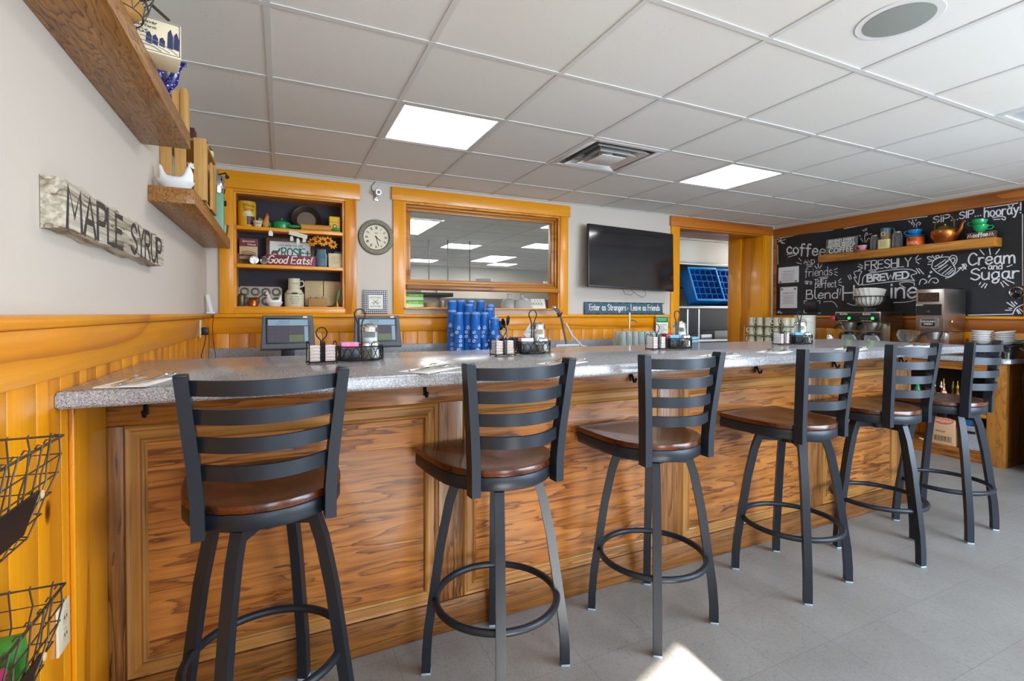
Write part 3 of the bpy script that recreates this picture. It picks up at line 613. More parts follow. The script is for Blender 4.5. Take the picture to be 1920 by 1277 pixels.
def wire_basket():
    t = thing('condiment_basket', 'x', 'condiment basket', (0, 0, 0), 0, 'black wire condiment baskets on the bar')
    rx, ry = .092, .062
    MB().tube(circ(rx, ry, .004), .0024, 6, True).tube([(-rx, 0, .004), (rx, 0, .004)], .0017).tube([(-.04, -ry*.9, .004), (-.04, ry*.9, .004)], .0017).tube([(.04, -ry*.9, .004), (.04, ry*.9, .004)], .0017).build('base_ring', WIRE, t)
    MB().tube(circ(rx, ry, .056), .0026, 6, True).build('rim', WIRE, t)
    for ph in (0, math.pi):
        n = 72; MB().tube([(rx*math.cos(2*math.pi*i/n), ry*math.sin(2*math.pi*i/n), .030+.022*math.sin(2*math.pi*i*9/n+ph)) for i in range(n)], .0016, 5, True).build('lattice', WIRE, t)
    MB().tube([(-.007, 0, .004), (-.007, 0, .14), (-.011, 0, .155), (-.020, 0, .172), (-.021, 0, .186), (-.013, 0, .199), (0, 0, .203), (.013, 0, .199), (.021, 0, .186), (.020, 0, .172), (.011, 0, .155), (.007, 0, .14), (.007, 0, .004)], .0028, 8).build('handle', WIRE, t)
    return t
def shaker(n, fill, lab, cat):
    t = thing(n, lab, cat); MB().lathe([(.0165, 0), (.0185, .004), (.0165, .04), (.0135, .05)], 10).build('glass_body', GLASS, t)
    MB().lathe([(.0145, .002), (.0145, .034), (0, .034)], 10).build('filling', fill, t); MB().lathe([(.0145, .0502), (.0165, .051), (.016, .06), (.008, .068), (0, .069)], 14).build('cap', CHROME, t); return t
def sugar_pourer():
    t = thing('sugar_pourer', 'x', 'sugar dispenser', (0, 0, 0), 0, 'glass sugar pourers in the wire baskets')
    MB().lathe([(.030, 0), (.034, .006), (.034, .10), (.031, .104), (.0295, .104), (.0315, .098), (.0315, .006), (.028, .003)], 20).build('glass_body', GLASS, t)
    MB().lathe([(.0305, .004), (.0308, .08), (0, .083)], 20).build('sugar', mat('sugar', '#f3f1ee', .9), t)
    MB().lathe([(.0325, .1045), (.0355, .106), (.0355, .122), (.030, .131), (.012, .137), (0, .138)], 24).lathe([(.006, .137), (.007, .139), (.004, .139)], 8, (.012, 0, 0)).build('chrome_lid', CHROME, t); return t
SALT, PEPPER = mat('salt', '#efece6', .9), mat('pepper', '#6b5a48', .9)
JR, WB, SH, PP, SP = jelly_rack(), wire_basket(), shaker('salt_shaker', SALT, 'x', 'salt shaker'), shaker('pepper_shaker', PEPPER, 'x', 'pepper shaker'), sugar_pourer()
PK = MB().box((0, 0, .0055), (.036, .040, .011), .002).build('jam_packet', mat('jam_packet', '#dfe0e6', .3, coat=.3))
LID = MB().box((0, -.0205, .0055), (.030, .0008, .006)).build('label', mat('jam_label', '#c9a08c', .5), PK)
SBX = thing('sweetener_caddy', 'x', 'packet holder', group='black sweetener holders in the wire baskets')
MB().bx(-.036, .036, -.021, -.018, .0, .044, .001).bx(-.036, .036, .018, .021, 0, .05, .001).bx(-.036, -.033, -.018, .018, 0, .044, .001).bx(.033, .036, -.018, .018, 0, .044, .001).bx(-.033, .033, -.018, .018, 0, .003).build('open_box', BLACK, SBX)
SW = {c: MB().box((0, 0, .033), (.033, .0022, .058), .0008).build('sweetener_packet', mat('packet_'+c, h, .6)) for c, h in (('pink', '#e87fae'), ('blue', '#5d9fd6'), ('white', '#e9edf3'))}
used = set()
def put(o, loc, rz, lab, group=None):
    p = dup(o) if o.name in used else o; used.add(o.name); p.location = loc; p.rotation_euler = (0, 0, rz); p['label'] = lab
    if group: p['group'] = group
    return p
CAD = [(.178, -1.862, .325, -1.792, 8, ('pink', 'blue', 'blue', 'blue', 'white'), 'leftmost condiment set'), (.925, -1.838, 1.112, -1.765, 6, ('white', 'pink', 'pink', 'pink', 'pink'), 'second condiment set from the left'),
       (1.80, -1.828, 1.99, -1.775, 4, ('blue', 'pink', 'pink', 'pink', 'white'), 'third condiment set from the left'), (2.80, -1.80, 2.985, -1.785, 2, ('blue', 'blue', 'white', 'blue', 'blue'), 'rightmost condiment set')]
for x, y, bx, by, a, cols, w in CAD:
    a = R(a); put(JR, (x, y, ZT), a, 'black wire rack of jam packets of the '+w)
    q = Matrix.Rotation(a, 3, 'Z')
    for k in (-1, 1):
        for i in range(5):
            p = put(PK, Vector((x, y, ZT+.0085+.0118*i))+q@Vector((k*.027, 0, 0)), a+random.uniform(-.04, .04), 'jam packet in the %s stack of the %s' % ('left' if k < 0 else 'right', w)); tag(p, p['label'], 'jam packet', 'jam packets stacked in the wire racks')
    put(WB, (bx, by, ZT), a, 'round black wire basket with loop handle of the '+w)
    put(SBX, Vector((bx, by, ZT+.0068))+q@Vector((-.045, -.012, 0)), a, 'black open holder of sweetener packets in the '+w)
    for i in range(10):
        c = cols[i//2]; o = SW[c]
        p = put(o, Vector((bx, by, ZT+.0105))+q@Vector((-.045-.016+(.033 if i % 2 else 0), -.012-.0135+.0033*(i-i % 2+.5), 0)), a+random.uniform(-.05, .05), '%s sweetener packet standing in the black holder of the %s' % (c, w)); tag(p, p['label'], 'sweetener packet', 'sweetener packets on the bar')
    put(PP, Vector((bx, by, ZT+.007))+q@Vector((.016, -.034, 0)), a, 'glass pepper shaker with a chrome cap in the '+w, 'pepper shakers in the wire baskets')
    put(SH, Vector((bx, by, ZT+.007))+q@Vector((.053, -.024, 0)), a, 'glass salt shaker with a chrome cap in the '+w, 'salt shakers in the wire baskets')
    put(SP, Vector((bx, by, ZT+.007))+q@Vector((.044, .022, 0)), a, 'tall glass sugar pourer with a chrome lid in the '+w)
# ================================================================ back counter: tumblers, registers, sink things
ZB = .8905
TB = thing('plastic_tumbler', 'x', 'tumbler'); BLUE = glass('blue_plastic', '#2f7fdc', clear=.42, rough=.1)
BLUEW = mat('tumbler_mark', '#dfe9f6', .5)
MB().lathe([(0, .1515), (.029, .1515), (.0322, .147), (.0405, .010), (.0413, .002), (.0425, 0), (.0437, .002), (.0437, .006), (.0425, .008), (.0345, .145), (.0335, .152), (.030, .156), (.018, .157), (.018, .155), (.0, .155)], 20).build('cup', BLUE, TB)
BLUE2 = glass('blue_base', '#8fbdf2', clear=.4, rough=.1)
MB().lathe([(.0352, .136), (.0348, .150), (.0338, .1525)], 20).build('base_band', BLUE2, TB)
b = MB()
def on_cup(pts, w, m=None):   # mark on the side of a tumbler
    f = lambda p: Vector((math.sin(p[0]/.039)*(.0434-.0585*(p[1]-.008)*1+.0006), -math.cos(p[0]/.039)*(.0434-.0585*(p[1]-.008)*1+.0006), p[1]))
    b.tube([f(p) for p in pts], w, 4, False)
on_cup(arc(0, .024, .0115, 0, 360, 14), .0018); on_cup([(-.007, .017), (0, .023), (.006, .032)], .0026); on_cup([(-.008, .041), (.008, .041)], .0012)
b.build('round_mark', BLUEW, TB)
COLS = [(1.372, .235, 1.366, 'tall back stack at the left end'), (1.462, .262, 1.37, 'tall back stack, second from the left'), (1.553, .27, 1.368, 'tall back stack, third from the left'), (1.644, .262, 1.37, 'tall back stack, fourth from the left'), (1.735, .25, 1.33, 'back stack at the right end'),
        (1.508, .175, 1.334, 'middle stack behind the front centre'), (1.69, .165, 1.30, 'middle stack toward the right'), (1.345, .145, 1.28, 'short stack at the left edge'), (1.372, .055, 1.262, 'front stack at the left'), (1.463, .085, 1.262, 'front stack, second from the left'), (1.500, .0, 1.262, 'front stack nearest the bar, in the centre'), (1.592, .035, 1.262, 'front stack, right of the centre'), (1.65, -.045, 1.222, 'lowest front stack at the right')]
for i, (x, y, zt, w) in enumerate(COLS):
    n = 7; z1 = zt-.159; st = (z1-ZB)/(n-1)
    for k in range(n):
        p = put(TB, (x+random.uniform(-.0012, .0012), y, ZB+st*k), random.choice((-.7, -.35, 0, .4, .8)), 'blue plastic tumbler nested in the '+w, 'blue tumblers in stacks by the pass window')
tag(MB().box((1.545, .11, .003), (.62, .44, .005), .002).build('drain_mat', mat('green_mat', '#8aa08a', .7)), 'thin green mat under the blue tumblers', 'mat').location = (0, 0, ZB-.0062)
for o in bpy.data.objects:
    if o.name.startswith('plastic_tumbler'): o.location.z += .0035
bpy.data.objects['drain_mat'].location.z = ZB-.0003
GREYP = mat('register_grey', '#565b63', .45); SCR = mat('screen_dark', '#454f5c', .25, emit=.1); SCB = mat('screen_blue', '#7d96a8', .3, emit=.25); SCG = mat('screen_olive', '#656d4c', .3, emit=.15); SCP = mat('screen_key', '#4b4450', .3, emit=.1)
def register(loc, rz, lab):
    t = thing('cash_register', lab, 'register screen', loc, rz, 'register screens on the back counter'); tilt = Matrix.Translation((0, 0, .215)) @ Matrix.Rotation(R(-14), 4, 'X')
    b = MB(); f = lambda w, h0, h1, y: [tilt @ Vector((-w*.98, y, h1)), tilt @ Vector((w*.98, y, h1)), tilt @ Vector((w*1.06, y, h0)), tilt @ Vector((-w*1.06, y, h0))]
    b.loft([f(.163, -.115, .118, -.028), f(.17, -.122, .124, -.022), f(.17, -.122, .124, .02), f(.12, -.08, .09, .06)]).build('housing', GREYP, t)
    MB().box((0, -.0285, .01), (.29, .003, .19), .001, tilt).build('bezel', BLACK, t)
    fr = tilt @ frame((-.137, -.0305, -.077), (1, 0, 0), (0, 0, 1))
    sc = MB().prism([(0, 0), (.274, 0), (.274, .172), (0, .172)], 0, .0008, fr).build('screen', SCR, t)
    MB().prism([(.006, .125), (.268, .125), (.268, .168), (.006, .168)], .0009, .0014, fr).build('title_bar', SCB, sc)
    for i in range(3):
        for j in range(4): MB().prism([(.008+.043*i, .006+.028*j), (.048+.043*i, .006+.028*j), (.048+.043*i, .031+.028*j), (.008+.043*i, .031+.028*j)], .0009, .0014, fr).build('screen_key', SCP, sc)
    MB().prism([(.142, .006), (.238, .006), (.238, .056), (.142, .056)], .0009, .0014, fr).build('screen_panel', SCG, sc); MB().prism([(.142, .062), (.238, .062), (.238, .118), (.142, .118)], .0009, .0014, fr).build('screen_panel', SCP, sc); MB().prism([(.243, .006), (.268, .006), (.268, .118), (.243, .118)], .0009, .0014, fr).build('screen_panel', SCB, sc)
    text('screen_title', 'micros e7', .018, INK, sc, fr @ Matrix.Translation((.11, .155, .0015)))
    text('screen_title', 'Restaurant Management System', .007, INK, sc, fr @ Matrix.Translation((.10, .138, .0015)))
    text('maker_name', 'micros', .014, mat('pale_print', '#b9bcc2', .5), t, tilt @ frame((-.125, -.0262, -.104), (1, 0, 0), (0, 0, 1)))
    MB().prism([(.0, 0), (.028, 0), (.028, .012), (0, .012)], 0, .001, tilt @ frame((.10, -.0275, .105), (1, 0, 0), (0, 0, 1))).build('sticker', PAPER, t)
    MB().box((0, .05, .012), (.2, .2, .024), .006).box((0, .045, .07), (.09, .05, .1), .006, Matrix.Identity(4)).build('stand', BLACK, t)
    return t
register((.088, .10, ZB), R(2), 'left register touch screen in front of the shelf niche'); register((.72, .10, ZB), R(-3), 'right register touch screen behind the first condiment basket')
# utensil holder and cup
t = thing('utensil_holder', 'dark bin of black handled serving tools right of the blue tumblers', 'utensil holder', (1.84, .12, ZB)); MB().lathe([(.07, 0), (.075, .14), (.071, .14), (.066, .006)], 20).build('bin', mat('smoke_plastic', '#3c3a40', .3), t)
LADLE = thing('serving_spoon', 'x', 'serving spoon', group='serving tools in the dark bin')
MB().tube([(0, 0, 0), (0, 0, .2)], .005, 8).build('shaft', STEEL, LADLE); MB().sphere((0, .004, .245), .03, (1, .45, 1.5)).build('bowl', BLACK, LADLE)
for i, (dx, dy, rx, ry, h, lab) in enumerate(((-.03, 0, -6, -14, .12, 'leaning left'), (0, .02, 4, 2, .15, 'standing tallest in the middle'), (.03, -.01, -8, 16, .11, 'leaning right'), (.02, .025, 12, 22, .07, 'low at the right'))):
    p = put(LADLE, (1.84+dx, .12+dy, ZB+.02), i, 'black serving spoon in the dark bin '+lab); p.rotation_euler = (R(rx), R(ry), i*.8); p.location.z = ZB+.008+h*.3
t = thing('paper_cup', 'white paper cup with a red scribble lying tilted by the serving tools', 'paper cup', (1.945, -.03, ZB+.16)); t.rotation_euler = (R(12), R(38), 0)
MB().lathe([(.031, 0), (.042, .11), (.044, .112), (.040, .112), (.029, .004)], 20).build('cup', WHITE, t)
b = MB()
for s in ([(-.02, .03), (0, .06), (.02, .035), (.03, .07)], [(-.03, .08), (-.01, .045), (.015, .085), (.025, .05)]):
    b.tube([Vector((math.sin(p[0]/.036)*(.0315+.011*p[1]/.11+.0005), -math.cos(p[0]/.036)*(.0315+.011*p[1]/.11+.0005), p[1])) for p in smooth(s)], .0012, 4)
b.build('red_scribble', RED, t)
cr = tag(MB().bx(1.87, 2.03, -.09, .06, ZB, ZB+.155, .01).build('storage_bin', mat('bin_grey', '#55535a', .4)), 'grey bin under the tilted paper cup', 'bin')
# sink, sprayer, tray, glasses, small signs
t = thing('sink', 'steel drop-in sink in the back counter behind the bar', 'sink', (2.62, .08, ZB)); rect_frame(MB(), -.26, .26, -.2, .2, .03, 0, .008).build('rim', STEEL, t)
for v in t.children[0].data.vertices: v.co = Vector((v.co.x, v.co.z, v.co.y))
MB().bx(-.235, .235, -.175, .175, -.0005, .002).build('basin', STEEL_D, t)
t = thing('sprayer', 'chrome hand sprayer on a hose beside the pass window', 'sprayer', (2.53, .25, ZB))
MB().lathe([(.03, 0), (.03, .02), (.018, .03), (.015, .05)], 16).build('base', CHROME, t)
MB().tube([(0, 0, .05), (-.02, 0, .14), (-.05, -.01, .24), (-.07, -.02, .30), (-.085, -.02, .335)], .011, 10).build('hose', STEEL, t)
MB().tube([(-.085, -.02, .335), (-.11, -.02, .385), (-.145, -.025, .412)], [.017, .02, .022], 12).sphere((-.155, -.028, .415), .024, (1, 1, .8)).build('spray_head', CHROME, t)
MB().tube([(-.07, -.03, .37), (-.10, -.045, .34), (-.13, -.05, .33)], .006, 8).build('trigger', BLACK, t); MB().lathe([(.02, 0), (.02, .025)], 14, (0, 0, 0), Matrix.Translation((-.093, -.02, .345)) @ Matrix.Rotation(R(-28), 4, 'Y')).build('collar', mat('violet', '#4a3a6e', .4), t)
tag(MB().tube([(2.50, .22, 1.16), (2.56, .2, 1.04), (2.64, .16, .945), (2.74, .10, .915), (2.80, .02, .925), (2.74, -.04, .92), (2.66, -.02, .912)], .009, 8).build('white_hose', mat('hose_white', '#d8d6d2', .5)), 'pale hose curling over the back counter by the sprayer', 'hose')
t = thing('perforated_tray', 'white perforated tray leaning at the sink edge', 'tray', (2.36, .0, ZB)); m = Matrix.Rotation(R(32), 4, 'X') @ Matrix.Translation((0, 0, .05))
MB().box((0, 0, 0), (.24, .014, .1), .006, m).build('tray', WHITE, t)
b = MB()
for i in range(10):
    for j in range(4): b.box((-.095+.021*i, -.0078, -.032+.021*j), (.009, .002, .009), 0, m)
b.build('holes', mat('hole_grey', '#8b8a88', .8), t)
GL = thing('drinking_glass', 'x', 'glass', group='clear glasses upside down by the soap tap')
MB().lathe([(.034, 0), (.035, .002), (.030, .135), (.028, .15), (.024, .151), (.0275, .134), (.032, .004)], 16).build('glass', glass('tumbler_glass', '#eef3f2', clear=.8), GL)
tag(MB().bx(2.97, 3.50, -.03, .16, ZB, ZB+.035, .004).build('glass_rack', STEEL_D), 'low dark drip rack under the clear glasses', 'rack')
for j in range(2):
    for i in range(7): put(GL, (3.015+.073*i, .02+.085*j, ZB+.036), 0, 'clear drinking glass upside down in the %s row on the drip rack' % ('front', 'back')[j])
t = thing('soap_tap', 'slim chrome tap standing behind the clear glasses', 'tap', (3.27, .24, ZB)); MB().lathe([(.02, 0), (.02, .012), (.008, .02), (.008, .27), (.014, .275), (.014, .30), (.009, .305), (.009, .345), (.013, .35), (.013, .368), (0, .37)], 14).build('post', CHROME, t); MB().tube([(0, 0, .29), (.03, -.03, .295), (.05, -.06, .27)], .006, 8).build('spout', CHROME, t)
t = thing('notice_card', 'green and white notice card standing against the apron board by the doorway', 'notice', (3.83, .385, .986)); MB().box((0, 0, .12), (.17, .004, .24), .001).build('card', PAPER, t); MB().bx(-.083, .083, -.003, -.0022, .17, .235).build('green_header', GREEN, t); text('print', 'EMPLOYEES MUST\nWASH HANDS', .017, PAPER, t, frame((0, -.0034, .203), (1, 0, 0), (0, 0, 1)))
b = MB()
for k in range(7): b.bx(-.065, .06-.02*(k % 3), -.003, -.0024, .03+.018*k, .037+.018*k)
b.build('small_print', mat('print_grey', '#8d8a88', .8), t)
tag(MB().bx(3.50, 3.63, -.06, .04, ZB, 1.05, .006).build('red_box', RED), 'red box behind the third condiment set', 'box')
t = thing('dishcloth_stack', 'folded pale blue dishcloths in front of the doorway jamb', 'cloths', (3.86, -.02, ZB))
for k in range(4): MB().box((0, 0, .016+.032*k), (.12-.008*(k % 2), .1, .03), .012).build('cloth', mat('cloth_blue', '#8fb7cf', .9), t)
# ================================================================ left wall
WEATHER = wood('weathered_paint', '#d2cab8', '#b9ac96', '#4e3c2a', 'Y', scale=11, stretch=.08, rings=7, rough=.85, fiber=.5, thin=.17, coat=0)
t = thing('wooden_sign', 'weathered white plank sign reading MAPLE SYRUP on the left wall', 'sign', (0, 0, 0))
b = MB(); n = 22; rg = []
for i in range(n+1):
    y = -2.345+1.055*i/n; j = lambda s: .004*math.sin(i*2.3+s)+.003*math.sin(i*5.1+s*2)
    z0, z1 = 1.441+.0035*math.sin(i*.9)+j(0)*.6, 1.562+j(2)
    x1 = -.409
    rg.append([Vector((XL+.0015, y, z0)), Vector((x1, y, z0+.004)), Vector((x1, y, (z0+z1)/2)), Vector((x1, y, z1-.004)), Vector((XL+.0015, y, z1))])
b.loft(rg); b.build('plank', WEATHER, t, 30)
fr = frame((-.4092, -2.335, 1.450), (0, 1, 0), (0, 0, 1)); DK = mat('sign_paint', '#3a3330', .8)
b = MB(); write(b, 'MAPLE', fr, .094, .016, width=.44); b.build('lettering', DK, t, 0)
b = MB(); write(b, 'SYRUP', frame((-.4092, -1.79, 1.452), (0, 1, 0), (0, 0, 1)), .094, .015, width=.45); b.build('lettering', DK, t, 0)
def floating_shelf(name, lab, y0, y1, z0, z1):
    t = thing(name, lab, 'shelf'); MB().bx(XL+.001, -.29, y0, y1, z0, z1, .003).build('board', OAK_SHELF_Y, t); return t
tag(MB().bx(XL+.001, -.29, -3.4, -1.425, 1.915, 1.976, .003).build('floating_shelf', OAK_SHELF_Y), 'upper oak shelf board on the left wall, cut by the picture top', 'shelf')
tag(MB().bx(XL+.001, -.288, -1.328, .28, 1.712, 1.778, .003).build('floating_shelf', OAK_SHELF_Y), 'lower oak shelf board on the left wall, carrying the white hen dish', 'shelf')
Z1, Z2 = 1.9765, 1.7785
# upper shelf: chicken wire bowl, printed box, enamel pot, crate end
t = thing('wire_bowl', 'chicken wire bowl of bread at the top edge of the picture', 'wire bowl', (-.325, -2.31, Z1)); t.scale = (.8, .8, .62)
b = MB()
for k in range(3): b.tube(circ(.075+.012*k, .085+.012*k, .004+.05*k, 20), .002, 5, True)
b.tube(circ(.11, .12, .145, 24), .005, 6, True)
for k in range(10):
    a0 = k*.628
    for s in (-1, 1): b.tube([(.075*math.cos(a0), .085*math.sin(a0), .004), (.09*math.cos(a0+s*.2), .1*math.sin(a0+s*.2), .055), (.1*math.cos(a0+s*.5), .11*math.sin(a0+s*.5), .1), (.11*math.cos(a0+s*.3), .12*math.sin(a0+s*.3), .145)], .0016, 5)
b.tube([(.08, .10, .13), (.115, .16, .12)], .006, 6); b.build('wire', IRON, t)
BR = mat('bread_crust', '#b98a4a', .8)
for k, (x, y, z) in enumerate(((-.02, -.03, .052), (.02, .03, .05))): tag(MB().sphere((-.325+x, -2.31+y, Z1+.037), .038, (1, 1, .85)).build('bread_roll', BR), 'tan round roll in the wire bowl, ' + ('nearest the viewer' if k == 0 else 'toward the printed box'), 'bread')
BX = mat('carton_cream', '#e4d6b4', .7); NAVY = mat('print_navy', '#2e3358', .7)
m = Matrix.Translation((-.325, -2.085, Z1)) @ Matrix.Rotation(R(14), 4, 'Z')
t = thing('printed_carton', 'cream carton with navy farm picture overhanging the upper shelf', 'carton'); t.matrix_world = m
MB().box((0.03, 0, .05), (.14, .11, .098), .004).build('carton', BX, t)
fr = frame((-.043, -.0555, .002), (1, 0, 0), (0, 0, 1)) @ Matrix.Diagonal((.95, .8, 1, 1))
b = MB()
for q in ([(.004, .006), (.146, .006)], [(.146, .006), (.146, .116)], [(.146, .116), (.004, .116)], [(.004, .116), (.004, .006)]): ribbon(b, q, .0016, fr)
b.build('border', NAVY, t, 0)
for cx, h in ((.07, .04), (.085, .034), (.102, .03), (.122, .066), (.137, .06)): MB().prism([(cx-.007, .03), (cx+.007, .026), (cx+.008, .03+h*.6), (cx+.002, .03+h), (cx-.005, .03+h*.8)], 0, .0006, fr).build('tree', NAVY, t)
b = MB(); ribbon(b, smooth([(.05, .05), (.075, .046), (.11, .032), (.14, .012)]), .002, fr); ribbon(b, smooth([(.05, .035), (.08, .03), (.12, .012)]), .002, fr); ribbon(b, smooth([(.055, .022), (.08, .02), (.1, .01)]), .003, fr); b.build('hill', mat('print_grey_blue', '#85848c', .8), t)
text('print', 'L. Seaver', .016, NAVY, t, fr @ Matrix.Translation((.062, .102, .0006))); text('print', 'Lake Farm', .014, NAVY, t, fr @ Matrix.Translation((.06, .086, .0006))); text('print', 'EGGS', .02, NAVY, t, fr @ Matrix.Translation((.045, .066, .0006)))
ENAM = mat('blue_enamel', '#1a1a6a', .25, coat=.5)
def _en():
    k = NT(ENAM); v = k.n('TexVoronoi', Scale=95); k.l(k.coords(), v.inputs['Vector']); k.l(k.ramp(v.outputs['Distance'], [(.18, '#d8dcf0'), (.3, '#1c1a70')]), k.b.inputs['Base Color'])
_en()
t = thing('coffee_pot', 'blue speckled enamel coffee pot on the upper left shelf', 'coffee pot', (-.355, -1.80, Z1)); MB().lathe([(.062, 0), (.065, .005), (.05, .11), (.046, .115), (.03, .128), (.008, .132), (.009, .142), (0, .145)], 24).build('body', ENAM, t)
MB().tube([(.045, -.02, .02), (.072, -.03, .045), (.085, -.035, .085), (.098, -.04, .105), (.112, -.044, .104)], [.019, .016, .011, .009, .008], 10).build('spout', ENAM, t)
t = thing('wooden_crate', 'small wooden crate standing at the far end of the upper shelf', 'crate', (0, 0, 0))
MB().bx(-.315, -.291, -1.50, -1.43, Z1, 2.135, .002).build('end_post', CRATE, t); MB().bx(-.45, -.316, -1.50, -1.488, Z1+.002, 2.12, .002).build('side_slat', CRATE, t); MB().bx(-.45, -.316, -1.442, -1.43, Z1+.002, 2.12, .002).build('side_slat', CRATE, t); MB().bx(-.45, -.435, -1.487, -1.443, Z1+.002, 2.12, .002).build('end_slat', CRATE, t)
# lower shelf: hen dish, crate, books, jug, hand grinder, tin cup
def hen_dish(loc, rz, lab, s=1):
    t = thing('hen_dish', lab, 'covered dish', loc, rz, 'white hen on nest dishes'); t.scale = (s, s, s); rg = []
    f = lambda a, c, z, n=24: [Vector((a*math.cos(2*math.pi*i/n), c*math.sin(2*math.pi*i/n), z)) for i in range(n)]
    MB().loft([f(.052, .042, 0), f(.06, .048, .004), f(.078, .062, .034), f(.087, .07, .046), f(.088, .071, .049), f(.083, .067, .05)]).build('base', WHITE, t)
    bd = []
    for i in range(15):   # body from the tail (-x) to the head (+x)
        u = i/14; x = -.07+.15*u; top = .075+.06*math.exp(-((u-.02)/.12)**2)+.07*math.exp(-((u-.86)/.13)**2); w = .048*math.sin(math.pi*min(1, max(.06, u*.92+.06)))**.6*(1 if u < .75 else 1-.45*(u-.75)/.25)
        w = max(.008, w); zc = .05; bd.append([Vector((x, w*math.cos(t2), zc+(top-zc)*max(0, math.sin(t2))**(.75 if .1 < u < .7 else .9))) for t2 in [math.pi*j/10 for j in range(11)]])
    lid = MB().loft(bd, True, True, True).build('hen_lid', WHITE, t, 60); MB().prism([(.060, .138), (.056, .155), (.064, .150), (.068, .162), (.075, .151), (.082, .156), (.080, .140), (.088, .132), (.079, .127)], -.004, .004, Matrix.Rotation(R(90), 4, 'X')).build('comb', WHITE, lid); return t
hen_dish((-.37, -1.252, Z2), R(6), 'white glass hen dish on the near end of the lower left shelf', .82)
t = thing('slatted_crate', 'pale slatted wooden crate standing on end behind the white hen dish', 'crate')
y0, y1, zt = -1.10, -.68, 2.065
for x in (XL+.002, -.398): MB().bx(x, x+.045, y0, y0+.01, Z2, zt-.01, .001).build('slat', CRATE, t)
MB().bx(-.322, -.272, y0-.004, y0+.012, Z2, zt, .001).build('corner_board', CRATE, t)
MB().bx(XL+.002, -.276, y1-.01, y1, Z2, zt, .001).build('end_board', CRATE, t); MB().bx(XL+.002, -.276, y0+.0125, y1-.0105, zt-.012, zt, .001).build('top_board', mat('crate_shade', '#b98a3a', .6), t)
MB().bx(-.284, -.274, y0+.0125, y0+.06, Z2, zt-.0125, .001).build('side_slat', CRATE, t); MB().bx(-.284, -.274, y1-.2, y1-.0105, Z2, zt-.05, .001).build('side_slat', CRATE, t); MB().bx(-.44, -.285, y0+.0125, y1-.011, Z2, Z2+.01).build('bottom_board', CRATE, t)
for k, (c, h, tk) in enumerate((('#1d2b2a', .105, .022), ('#2b2230', .10, .018), ('#20303a', .11, .02), ('#4a2526', .108, .024))):
    x = -.43+.024*k; tag(MB().box((x, -.86, zt+h/2+.0005), (tk, .08, h), .002).build('book', mat('book_cover_%d' % k, c, .5)), ('dark green', 'dark violet', 'blue grey', 'dark red')[k]+' book standing on top of the slatted crate', 'book', 'books on the slatted crate')
t = thing('stoneware_jug', 'brown and white stoneware jug on top of the slatted crate', 'jug', (-.318, -.765, zt+.0005)); MB().lathe([(.036, 0), (.04, .004), (.042, .03), (.040, .036)], 24).build('white_base', CREAM, t); MB().lathe([(.041, .0362), (.030, .055), (.012, .068), (.013, .085), (.010, .088), (0, .088)], 24).build('brown_top', mat('jug_brown', '#4a1d14', .25, coat=.5), t)
MINT = mat('mint_paint', '#7fae90', .45)
t = thing('hand_coffee_grinder', 'mint green and chrome hand grinder at the far end of the lower left shelf', 'coffee grinder', (-.335, -.02, Z2))
MB().box((0, 0, .13), (.075, .09, .26), .008).build('body', MINT, t); MB().lathe([(.04, .262), (.048, .30), (.046, .35), (.04, .375), (.015, .385), (0, .386)], 20).build('hopper', CHROME, t); MB().tube([(.0, 0, .385), (.05, -.04, .392), (.06, -.05, .37)], .005).sphere((.06, -.05, .365), .013).build('crank', BLACK, t); MB().cyl((.0385, 0, .20), (.05, 0, .20), .018).build('knob', BLACK, t)
t = thing('tin_cup', 'small tin cup at the far tip of the lower left shelf', 'cup', (-.325, .225, Z2)); MB().lathe([(.022, 0), (.034, .09), (.036, .092), (.033, .092), (.021, .003)], 18).build('cup', mat('tin', '#8f8468', .4, .8), t)
# small wall things
t = thing('handset', 'white handset standing on the chair rail in the left corner', 'handset', (-.41, .30, 1.2435)); MB().box((0, .005, .006), (.055, .10, .012), .004).build('base', WHITE, t); MB().bar([(0, .03, .012), (-.008, .01, .06), (-.016, -.01, .11), (-.02, -.02, .135)], .04, .022, (0, 1, 0)).build('arm', WHITE, t)
def outlet(loc, n, u, lab, sock=True, name='wall_outlet'):
    t = thing(name, lab, 'outlet'); fr = frame(loc, u, (0, 0, 1)); MB().box((0, 0, .003), (.07, .115, .006), .002, fr).build('plate', mat('outlet_plate', '#ded6bd', .45), t)
    for s in (-1, 1):
        so = MB().prism(arc(0, s*.021, .016, 0, 360, 16)[:-1], .0062, .008, fr).build('socket', mat('outlet_socket', '#cfc6aa', .45), t); MB().box((-.006, s*.021+.002, .0085), (.002, .008, .001), 0, fr).box((.006, s*.021+.002, .0085), (.002, .007, .001), 0, fr).build('slots', INK, so)
    return t
outlet((XL+.0125, -2.293, .49), 0, (0, 1, 0), 'cream wall outlet low on the pine planks beside the lower wire basket')
outlet((XL+.0205, -.06, 1.145), 0, (0, 1, 0), 'cream wall outlet on the apron board left of the register screens')
t = thing('power_adapter', 'black plug with a cord in the outlet by the register screens', 'plug'); MB().box((XL+.047, -.055, 1.13), (.04, .04, .05), .005).build('plug', BLACK, t); MB().tube(smooth([(XL+.05, .0), (XL+.05, .05)], 1) and [(XL+.05, -.05, 1.106), (XL+.045, -.06, 1.05), (XL+.03, -.10, .97), (XL+.03, -.05, .93), (XL+.05, .05, .905)], .003, 6).build('cord', BLACK, t)
tag(MB().tube([(XL+.05, .385, 1.2435), (XL+.04, .39, 1.15), (XL+.045, .38, 1.05), (XL+.06, .35, .96), (XL+.07, .3, .896)], .0025, 6).build('cable', BLACK), 'thin black cable running down the wall corner to the back counter', 'cable')
